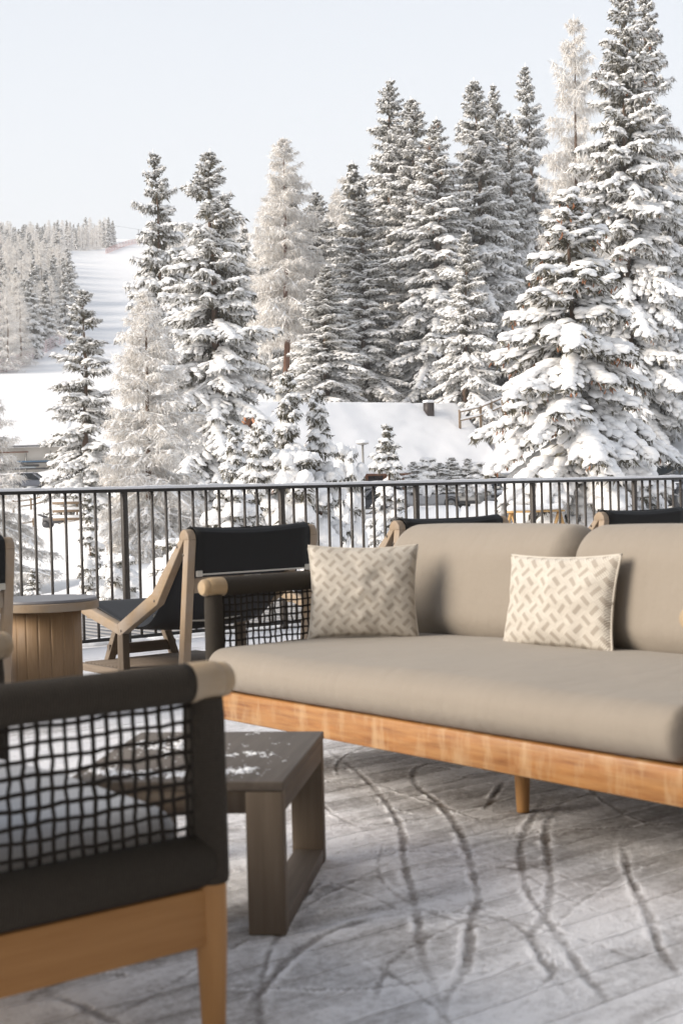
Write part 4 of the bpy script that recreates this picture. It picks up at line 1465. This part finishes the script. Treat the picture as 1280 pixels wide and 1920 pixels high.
def snow_slab(name, parent, size, loc, rotx=0, seed=0, r=.2, lump=.16):
    V, F = rbox(size, (r, r, min(r, size[2] * .49)), (60, 40, 6))
    V[:, 2] += np.where(V[:, 2] > 0, (vnoise(V[:, 0] * .6 + seed, V[:, 1] * .6) - .5) * lump + (vnoise(V[:, 0] * 2 + seed, V[:, 1] * 2) - .5) * lump * .4, 0)
    o = obj(name, weld(fast_mesh(name, V, [F], True, [M['snow']])), parent, loc)
    o.rotation_euler.x = rotx
    return o


mid = at(668, 758, 98)
cab = empty('cabin', (mid[0], mid[1], 0), world_rz(.883, .469), label='brown wooden cabin under a thick unbroken snow roof', cat='cabin')
RZ, HL, RUN, DROP = mid[2], 8.1, 5.7, 4.6
sl_len = math.hypot(RUN, DROP)
ang = math.atan2(DROP, RUN)
zg = ground_z(mid[0], mid[1])[0] - 1.6
for s in (-1, 1):
    rf = MB().box((0, 0, 0), (2 * HL, sl_len, .16)).build('roof', M['cabin_wood'], cab)
    rf.location = (0, s * RUN / 2, RZ - DROP / 2 - .38)
    rf.rotation_euler.x = -s * ang
    snow_slab('roof_snow', cab, (2 * HL + .25, sl_len + .35, .46), (0, s * (RUN / 2 + .02), RZ - DROP / 2 - .10), -s * ang, seed=5 + s)
    for e in (-1, 1):
        vb = MB().box((0, 0, 0), (.07, sl_len - .05, .38)).build('verge_board', M['verge'], cab)
        vb.location = (e * (HL + .06), s * RUN / 2, RZ - DROP / 2 - .47)
        vb.rotation_euler.x = -s * ang
W2, LW2 = RUN - .7, HL - .5
zt = RZ - .5 - DROP * W2 / RUN
for e in (-1, 1):
    n_b = 22
    for k in range(n_b):
        y0 = -W2 + 2 * W2 * k / n_b
        y1 = y0 + 2 * W2 / n_b - .03
        top = lambda y: RZ - .5 - DROP * abs(y) / RUN
        MB().prism([(y0, zg), (y1, zg), (y1, top(y1)), (y0, top(y0))], e * LW2 - .05, e * LW2 + .05).build('plank', M['cabin_wood'], cab)
for s in (-1, 1):
    MB().box((0, s * W2, (zg + zt) / 2), (2 * LW2 - .12, .12, zt - zg)).build('wall', M['cabin_wood'], cab)
    for k in range(4):
        wn = MB().box((-4.5 + 3 * k, s * (W2 + .07), zt - .9), (1.1, .06, 1.0)).build('window', M['glass'], cab)
        MB().box((-4.5 + 3 * k, s * (W2 + .085), zt - .37), (1.3, .05, .08)).build('frame', M['verge'], wn)
        MB().box((-4.5 + 3 * k, s * (W2 + .085), zt - 1.43), (1.3, .05, .08)).build('frame', M['verge'], wn)
MB().box((5.2, -1.0, RZ - .42), (.55, .55, 1.0)).build('chimney', M['chimney'], cab)
V, F = rbox((.66, .66, .2), .09, (10, 10, 4))
obj('chimney_snow', fast_mesh('chimney_snow', V, [F], True, [M['snow']]), cab, (5.2, -1.0, RZ + .16))
st_ = MB().box((-4.55, 2.4, RZ - .45), (.9, .9, 2.6)).build('stove_stack', M['render'], cab)
MB().box((-4.55, 2.4, RZ + .92), (1.25, 1.25, .10)).build('cowl', M['steel'], st_)
MB().lathe([(0, 0), (.13, 0), (.13, 1.0), (.2, 1.02), (.2, 1.1), (0, 1.12)], 14, (-4.55, 2.4, RZ + .97)).build('flue', M['pipe'], st_, True)

sp_ = at(20, 886, 141)
shed = empty('storage_shed', (sp_[0], sp_[1], 0), world_rz(1, .05), label='long pale shed with a deep snow roof and pipe racks', cat='shed')
zb = sp_[2]
MB().box((-2, 2.0, zb + 1.0), (14, 4, 3.0)).build('wall', M['shed_wall'], shed)
snow_slab('roof_snow', shed, (15.0, 7.6, .5), (-2, 2.9, zb + 4.15), math.radians(24), seed=2, r=.22)
MB().box((-2, -.62, zb + 2.55), (15.0, .1, .12)).build('gutter', M['dark'], shed)
for k in range(48):
    MB().box((-9.2 + k * .3, -.56, zb + 2.72), (.16, .06, .10)).build('roof_rib', M['dark'], shed)
rk = empty('pipe_rack', (sp_[0], sp_[1], 0), world_rz(1, .05), label='rack of long pipes along the pale shed wall', cat='rack')
for x in (-6.2, -3.6, -1.0, 1.6, 4.0):
    MB().box((x, -.12, zb + 1.0), (.14, .12, 2.2)).build('upright', M['steel'], rk)
    for z in (.35, .95, 1.95):
        MB().box((x, -.4, zb + z - .08), (.1, .55, .08)).build('bracket', M['steel'], rk)
for x0, x1, z, mt_, r_ in ((-7, 1.9, 1.99, 'cabin_wood', .07), (-2.6, 4.3, 1.03, 'blue', .09), (-2.6, 4.3, .93, 'dark', .08), (-5, 2.9, .62, 'dark', .11), (-1.6, 2.6, .45, 'pipe', .1), (-6, 4.4, .32, 'dark', .09)):
    MB().tube([(x0, -.5, zb + z), (x1, -.5, zb + z)], r_, 10).build('pipe', M[mt_], rk, True)


# ------------------------------------------------------------------ vehicles
def car(loc, heading, label, paint, L=4.6, Wd=1.86, H=1.65, snow=1.0, box=False, front='plain', grp='parked cars', full=True):
    """car pointing along local +X; body lofted from cross sections, glazed cabin, wheels with tyre and rim, lamps and grille"""
    c = empty('parked_car', loc, heading, label=label, cat='car', group=grp)
    pm_, _, pb = mat('paint', paint, .35, metal=.2)
    pb.inputs['Coat Weight'].default_value = .5
    hw_ = Wd / 2
    # stations: x, bottom z, belt z, half width
    bz = .26 * H / 1.6
    belt = H * .6
    hood = belt * (.93 if not box else .98)
    stn = [(-L / 2, bz + .16, belt * .86, .80), (-L / 2 + .10, bz + .05, belt * .97, .94), (-L * .3, bz, belt, 1), (0, bz, belt, 1), (L * .2, bz, belt * .985, 1),
           (L * .33, bz, hood * .97, .985), (L / 2 - .16, bz + .02, hood * (.88 if not box else .96), .95), (L / 2 - .03, bz + .08, hood * (.80 if not box else .93), .88), (L / 2, bz + .14, hood * (.70 if not box else .88), .80)]
    V, seg = [], 14
    for x, z0, z1, wf in stn:
        zc_, hz_ = (z0 + z1) / 2, (z1 - z0) / 2
        for q in range(seg):
            a = 2 * math.pi * (q + .5) / seg
            ex = .42
            cy, cz = math.copysign(abs(math.cos(a)) ** ex, math.cos(a)), math.copysign(abs(math.sin(a)) ** ex, math.sin(a))
            V.append((x, cy * hw_ * wf, zc_ + cz * hz_))
    F = [[k * seg + q, k * seg + (q + 1) % seg, (k + 1) * seg + (q + 1) % seg, (k + 1) * seg + q] for k in range(len(stn) - 1) for q in range(seg)]
    mb = MB().add(V, F)
    mb.F.setdefault(seg, []).append(np.array([list(range(seg))[::-1], [(len(stn) - 1) * seg + q for q in range(seg)]]))
    mb.build('body', pm_, c, auto=35)
    # cabin
    xf, xr = (L * .20, -L * .44) if not box else (L * .16, -L * .47)
    tf, trr = (L * .03, -L * .36) if not box else (L * .12, -L * .45)
    wl, wu = hw_ * .94, hw_ * (.74 if not box else .86)
    z0, z1 = belt - .04, H
    V = [(xf, wl, z0), (xf, -wl, z0), (xr, -wl, z0), (xr, wl, z0), (tf, wu, z1 - .05), (tf, -wu, z1 - .05), (trr, -wu, z1 - .05), (trr, wu, z1 - .05)]
    gl = MB().add(V, [[0, 4, 5, 1], [1, 5, 6, 2], [2, 6, 7, 3], [3, 7, 4, 0], [4, 7, 6, 5]]).build('windows', M['glass'], c)
    mb = MB()
    for s in (-1, 1):
        mb.bar((xf + .02, s * wl, z0), (tf + .02, s * (wu + .005), z1 - .04), .07, .07)
        mb.bar((xr, s * wl, z0), (trr, s * (wu + .005), z1 - .04), .10, .12)
        mb.bar(((xf + xr) / 2 - .05, s * (wl + .004), z0), ((tf + trr) / 2, s * (wu + .01), z1 - .04), .06, .09)
    mb.build('pillars', pm_, c)
    Vr, Fr = rbox((tf - trr + .16, 2 * wu + .10, .10), .05, (8, 8, 4))
    obj('roof', fast_mesh('roof', Vr, [Fr], True, [pm_]), c, ((tf + trr) / 2, 0, z1 - .03))
    if snow:
        Vr, Fr = rbox((tf - trr + .05, 2 * wu, .20 * snow), (.15, .15, .09 * snow), (16, 12, 4))
        Vr[:, 2] += (vnoise(Vr[:, 0] * 2, Vr[:, 1] * 2) - .5) * .05
        obj('roof_snow', fast_mesh('roof_snow', Vr, [Fr], True, [M['snow']]), c, ((tf + trr) / 2, 0, z1 + .10 * snow))
        Vr, Fr = rbox((L / 2 - .25 - xf, Wd * .86, .14 * snow), (.15, .2, .065 * snow), (16, 16, 4))
        Vr[:, 2] += (vnoise(Vr[:, 0] * 2 + 5, Vr[:, 1] * 2) - .5) * .05
        o = obj('hood_snow', fast_mesh('hood_snow', Vr, [Fr], True, [M['snow']]), c, ((xf + L / 2 - .25) / 2 + .03, 0, hood * .95 + .04))
        o.rotation_euler.y = .05 if box else .09
    wr_ = .35 * H / 1.65
    for sx in (L * .315, -L * .29):
        for s in (-1, 1):
            wh = MB().lathe([(wr_ * .62, -.11), (wr_ * .95, -.11), (wr_, -.07), (wr_, .07), (wr_ * .95, .11), (wr_ * .62, .11)], 24, (sx, s * (hw_ - .09), wr_), 1).build('wheel', M['dark'], c, auto=40)
            MB().lathe([(0, -.10), (wr_ * .16, -.105), (wr_ * .2, -.06), (wr_ * .5, -.07), (wr_ * .62, -.10), (wr_ * .63, .10), (wr_ * .5, .07), (wr_ * .2, .06), (wr_ * .16, .105), (0, .10)], 20, (sx, s * (hw_ - .09), wr_), 1).build('rim', M['steel'], wh)
            MB().lathe([(wr_ * 1.02, -.03), (wr_ * 1.17, -.03), (wr_ * 1.17, .03), (wr_ * 1.02, .03)], 24, (sx, s * (hw_ - .005), wr_ + .03), 1).build('arch', M['dark'], c)
    xfn = L / 2
    gz_ = (bz + hood) * .52
    if front == 'rings':
        MB().box((xfn + .0, 0, gz_ + .02), (.06, .98, .46)).build('grille', M['dark'], c)
        for k in range(6):
            MB().box((xfn + .033, 0, gz_ - .17 + k * .075), (.02, .92, .016)).build('grille_bar', M['steel'], c)
        for k in range(4):
            a = np.linspace(0, 2 * math.pi, 25)
            yy = -.16 + k * .107
            MB().tube(np.stack([np.full(25, xfn + .055), yy + .07 * np.cos(a), gz_ + .10 + .07 * np.sin(a)], 1), .011, 8, False).build('emblem_ring', M['pale_metal'], c, True)
        MB().box((xfn + .055, .33, gz_ + .10), (.01, .10, .035)).build('badge', M['verge'], c)
    elif front == 'slots':
        MB().box((xfn + .0, 0, gz_ + .16), (.05, 1.15, .38)).build('grille', pm_, c)
        for k in range(7):
            MB().box((xfn + .027, -.33 + k * .11, gz_ + .16), (.012, .055, .27)).build('grille_slot', M['dark'], c)
    else:
        MB().box((xfn - .01, 0, gz_ + .06), (.06, .85, .16)).build('grille', M['dark'], c)
    for s in (-1, 1):
        Vr, Fr = rbox((.16, .34 if front != 'slots' else .2, .14 if front != 'slots' else .2), .06, (6, 6, 6))
        obj('headlight', fast_mesh('headlight', Vr, [Fr], True, [M['pale_metal']]), c, (xfn - .08, s * hw_ * .74, gz_ + .17))
        MB().box((xf - .02, s * (hw_ + .09), belt + .07), (.12, .2, .15)).build('mirror', pm_, c, bevel=.03)
    MB().box((xfn - .0, 0, bz + .13), (.10, Wd * .78, .16)).build('bumper', M['dark'], c, bevel=.03)
    return c


def car_at(px, d, lat, dep, *a, dz=0.0, **k):
    b_ = base_at(px, d)
    b_[2] += dz
    return car(b_, world_rz(lat, dep), *a, **k)


car_at(1262, 57, -.62, -.78, 'dark grey car with ring emblem by the snow bank at the right edge', (.10, .105, .12), L=4.9, Wd=1.95, H=1.72, snow=.35, front='rings', dz=.12)
car_at(990, 76, -.80, -.60, 'silver car parked between the boxy car and the big spruce', (.42, .43, .45), L=4.6, H=1.6, snow=.9)
car_at(922, 78, -.72, -.70, 'boxy white car with slotted grille', (.62, .61, .58), L=4.2, H=1.8, snow=.9, box=True, front='slots')
car_at(800, 78, -.99, .10, 'car buried in snow with one dark window showing', (.42, .43, .45), L=4.6, H=1.55, snow=2.0)
car_at(695, 82, -.9, -.4, 'dark car half hidden behind the thin young spruce', (.06, .065, .08), L=4.4, H=1.5, snow=1.2)
car_at(64, 130, .99, -.08, 'dark blue grey car below the pale shed', (.075, .085, .11), L=4.4, H=1.5, snow=.2)

# snow bank along the parked cars
for px0, px1, d, hh, lb in ((690, 1010, 72, .75, 'ploughed snow bank before the parked cars'), (1110, 1330, 50, .55, 'ploughed snow bank before the dark grey car')):
    a, b_ = base_at(px0, d), base_at(px1, d)
    n_ = 90
    V, F = [], []
    for k in range(n_):
        t = k / (n_ - 1)
        p = a + (b_ - a) * t
        zg_ = ground_z(p[0], p[1])[0]
        pr = hh * (.75 + .7 * (vnoise(np.array([t * 9 + px0]), np.array([.3]))[0] - .5) + .5 * (vnoise(np.array([t * 34 + px0]), np.array([1.3]))[0] - .5)) * min(1, 12 * t, 12 * (1 - t))
        for q in range(9):
            an = math.pi * q / 8
            o_ = FH * (-1.1 * math.cos(an))
            V.append((p[0] + o_[0], p[1] + o_[1], zg_ - .15 + (pr + .12) * math.sin(an) ** .8 + (RNG.random() - .5) * .06))
        if k:
            for q in range(8):
                o = (k - 1) * 9 + q
                F.append((o, o + 9, o + 10, o + 1))
    tag(obj('snow_bank', fast_mesh('snow_bank', V, [np.array(F)[:, ::-1]], True, [M['snow']])), lb, 'snow', kind='stuff')

# ------------------------------------------------------------------ small things outdoors
lp = base_at(682, 62)
zl = at(680, 828, 62)[2]
lamp = empty('street_lamp', lp, label='mushroom shaped lamp post with a snow cap before the roof', cat='street lamp')
hl = zl - lp[2]
MB().tube([(0, 0, -.3), (0, 0, hl - .12)], .05, 10).build('pole', M['steel'], lamp, True)
MB().lathe([(0, hl - .16), (.07, hl - .16), (.27, hl - .10), (.275, hl - .06), (.0, hl - .04)], 24).build('lamp_head', M['steel'], lamp, auto=40)
MB().lathe([(.27, hl - .058), (.275, hl + .0), (.22, hl + .05), (.1, hl + .075), (0, hl + .08)], 24).build('snow_cap', M['snow'], lamp, True)

M['fence'] = wood('fence_wood', (.22, .155, .10), (.32, .24, .165), axis=0, rough=.8, fine=20)


def rail_fence(pts, label, hgt=1.1, rails=(.45, .95), mt='fence', snow=True, n_post=None):
    """posts at pts (world), rails between neighbours, snow lying on each rail"""
    o = empty('rail_fence', pts[0], label=label, cat='fence')
    p0 = np.array(pts[0])
    for k, p in enumerate(pts):
        q = np.array(p) - p0
        MB().box((q[0], q[1], q[2] + hgt / 2 - .15), (.13, .13, hgt + .3)).build('post', M[mt], o)
        if k + 1 < len(pts):
            r_ = np.array(pts[k + 1]) - p0
            for z in rails:
                a_, b_ = q + np.array([0, 0, z]), r_ + np.array([0, 0, z])
                MB().bar(a_, b_, .07, .12).build('rail', M[mt], o)
                if snow:
                    MB().tube(np.linspace(a_ + np.array([0, 0, .09]), b_ + np.array([0, 0, .09]), 5), .075, 8).build('rail_snow', M['snow'], o, True)
    return o


rail_fence([at(px, py, d) for px, py, d in ((862, 802, 99), (901, 793, 99.5), (921, 784, 100), (942, 775, 101), (966, 762, 103))], 'snow topped rail fence on the slope behind the cabin', 1.25, (.5, 1.1))
rail_fence([base_at(px, 118) + np.array([0, 0, 0]) for px in (25, 58, 106)], 'small rail fence crossing the snow below the shed', 1.0, (.4, .85), snow=False)
rail_fence([base_at(px, 92) for px in (36, 62)], 'short broken fence piece in the snow near the left edge', 1.0, (.4, .8), snow=False)
# stacked rails, sign and a snow capped machine on the left bank
lgp = base_at(131, 74)
stk = empty('log_stack', lgp, world_rz(1, .1), label='stack of snow capped rails beside the small sign', cat='logs')
for k in range(3):
    MB().tube([(-.9, 0, .15 + k * .42), (.9, 0, .15 + k * .42)], .08, 8).build('log', M['fence'], stk, True)
    MB().tube([(-.88, 0, .26 + k * .42), (.88, 0, .26 + k * .42)], .085, 8).build('log_snow', M['snow'], stk, True)
for x in (-.3, .35):
    MB().box((x, .1, .5), (.1, .1, 1.5)).build('post', M['fence'], stk)
sg = base_at(128, 80)
sgn = empty('sign_post', sg, world_rz(1, 0), label='small grey board sign on a post by the stacked rails', cat='sign')
MB().box((0, 0, .9), (.12, .1, 2.2)).build('post', M['fence'], sgn)
MB().box((.28, -.07, 1.65), (.55, .04, .7)).build('board', M['slat_grey'], sgn)
mc = base_at(106, 76)
mac = empty('snow_machine', mc, world_rz(1, -.35), label='dark low machine under a dome of snow on the left bank', cat='machine')
MB().box((0, 0, .3), (1.5, .6, .35)).build('body', M['dark'], mac, bevel=.08)
for x in (-.55, .45):
    MB().lathe([(0, -.3), (.2, -.3), (.22, -.2), (.22, .2), (.2, .3), (0, .3)], 16, (x, 0, .12), 1).build('roller', M['dark'], mac, True)
MB().bar((-.6, 0, .45), (-1.1, 0, .62), .3, .07).build('handle', M['dark'], mac)
V, F = rbox((1.3, 1.0, .8), (.45, .4, .38), (14, 14, 10))
obj('snow_cap', fast_mesh('snow_cap', V, [F], True, [M['snow']]), mac, (.3, .1, .75))

# trestle bench with snow in front of the silver car
tb = base_at(1002, 42)
zt_ = at(1002, 957, 42)[2] - tb[2]
tr_ = empty('trestle', tb, world_rz(1, .25), label='pale wooden trestle bench with snow before the silver car', cat='trestle')
M['pine'] = wood('pale_pine', (.52, .31, .12), (.62, .4, .18), axis=2, rough=.6, fine=30)
MB().box((0, 0, zt_ - .03), (1.75, .3, .05)).build('top', M['pine'], tr_)
for x in (-.75, .75):
    for s in (-1, 1):
        MB().bar((x + s * .32, s * .12, -.2), (x + s * .03, s * .05, zt_ - .05), .07, .07).build('leg', M['pine'], tr_)
V, F = rbox((1.72, .3, .2), .09, (24, 8, 6))
V[:, 2] += (vnoise(V[:, 0] * 4, V[:, 1] * 4) - .5) * .06
obj('snow_cap', fast_mesh('snow_cap', V, [F], True, [M['snow']]), tr_, (0, 0, zt_ + .09))

# safety nets along the piste
M['net'], nt, b = mat('faded_red_net', (.55, .32, .30), .8)
M['net_pale'], nt, b = mat('faded_pale_net', (.62, .52, .53), .8)


def net(pts, label, hgt, mt):
    o = empty('safety_net', pts[0], label=label, cat='net')
    P = spline([p for p in pts])
    p0 = np.array(pts[0])
    for row in np.linspace(.1, 1, 6):
        MB().tube(P - p0 + np.array([0, 0, hgt * row]), hgt * .045, 5, False).build('cord', M[mt], o)
    for k in range(0, len(P), 2):
        q = P[k] - p0
        MB().tube([q - np.array([0, 0, .5]), q + np.array([0, 0, hgt * 1.05])], hgt * .05, 5).build('stake', M[mt], o)
    return o


def g3(px, d, up=0.0):
    return base_at(px, d) + np.array([0, 0, up])


net([g3(212, 560), g3(228, 580), g3(250, 605), g3(272, 622), g3(294, 635)], 'faded red safety net across the top of the piste', 2.0, 'net')
net([g3(-40, 236), g3(20, 241), g3(60, 254), g3(95, 268), g3(130, 284)], 'pale safety net along the foot of the wood', 2.2, 'net_pale')
# two lift cabins and their rope above the skyline
gd = []
for px, py in ((260, 441), (272.5, 443)):
    p = at(px, py, 640)
    gd.append(p)
    lf = empty('lift_cabin', p, label='lift cabin hanging above the skyline, %s' % ('the one farther from the trees' if px < 265 else 'the one nearer the tall spruce'), cat='lift cabin', group='lift cabins above the skyline')
    V, F = rbox((1.7, 1.7, 2.0), .5, (8, 8, 8))
    obj('body', fast_mesh('body', V, [F], True, [M['dark']]), lf, (0, 0, -.4))
    MB().tube([(0, 0, .5), (0, 0, 2.6)], .12, 6).build('hanger', M['dark'], lf)
rp = empty('lift_rope', gd[0] + np.array([0, 0, 2.6]), label='thin lift rope carrying the two cabins', cat='rope')
dv = gd[1] - gd[0]
MB().tube([tuple(dv * -6), tuple(dv * 8)], .05, 6).build('cable', M['dark'], rp)

# ------------------------------------------------------------------ winter air
hz_me = MB().box((0, 0, 0), (2.0, 2.0, 2.0))
V_ = np.concatenate(hz_me.V)
lo_, hi_ = np.array([-850., -850., GZ.min() - 1.2]), np.array([850., 850., max(GZ.max(), gd[0][2]) + 22])
me = fast_mesh('haze', lo_ + (V_ + 1) / 2 * (hi_ - lo_), [np.concatenate(f) for f in hz_me.F.values()])
hm_ = bpy.data.materials.new('haze')
hm_.use_nodes = True
hm_.node_tree.nodes.clear()
pv = hm_.node_tree.nodes.new('ShaderNodeVolumePrincipled')
pv.inputs['Color'].default_value = (.95, .96, .98, 1)
pv.inputs['Density'].default_value = .0006
mo_ = hm_.node_tree.nodes.new('ShaderNodeOutputMaterial')
hm_.node_tree.links.new(pv.outputs[0], mo_.inputs['Volume'])
me.materials.append(hm_)
tag(obj('haze', me), 'thin pale winter air over the whole valley', 'haze', kind='stuff')
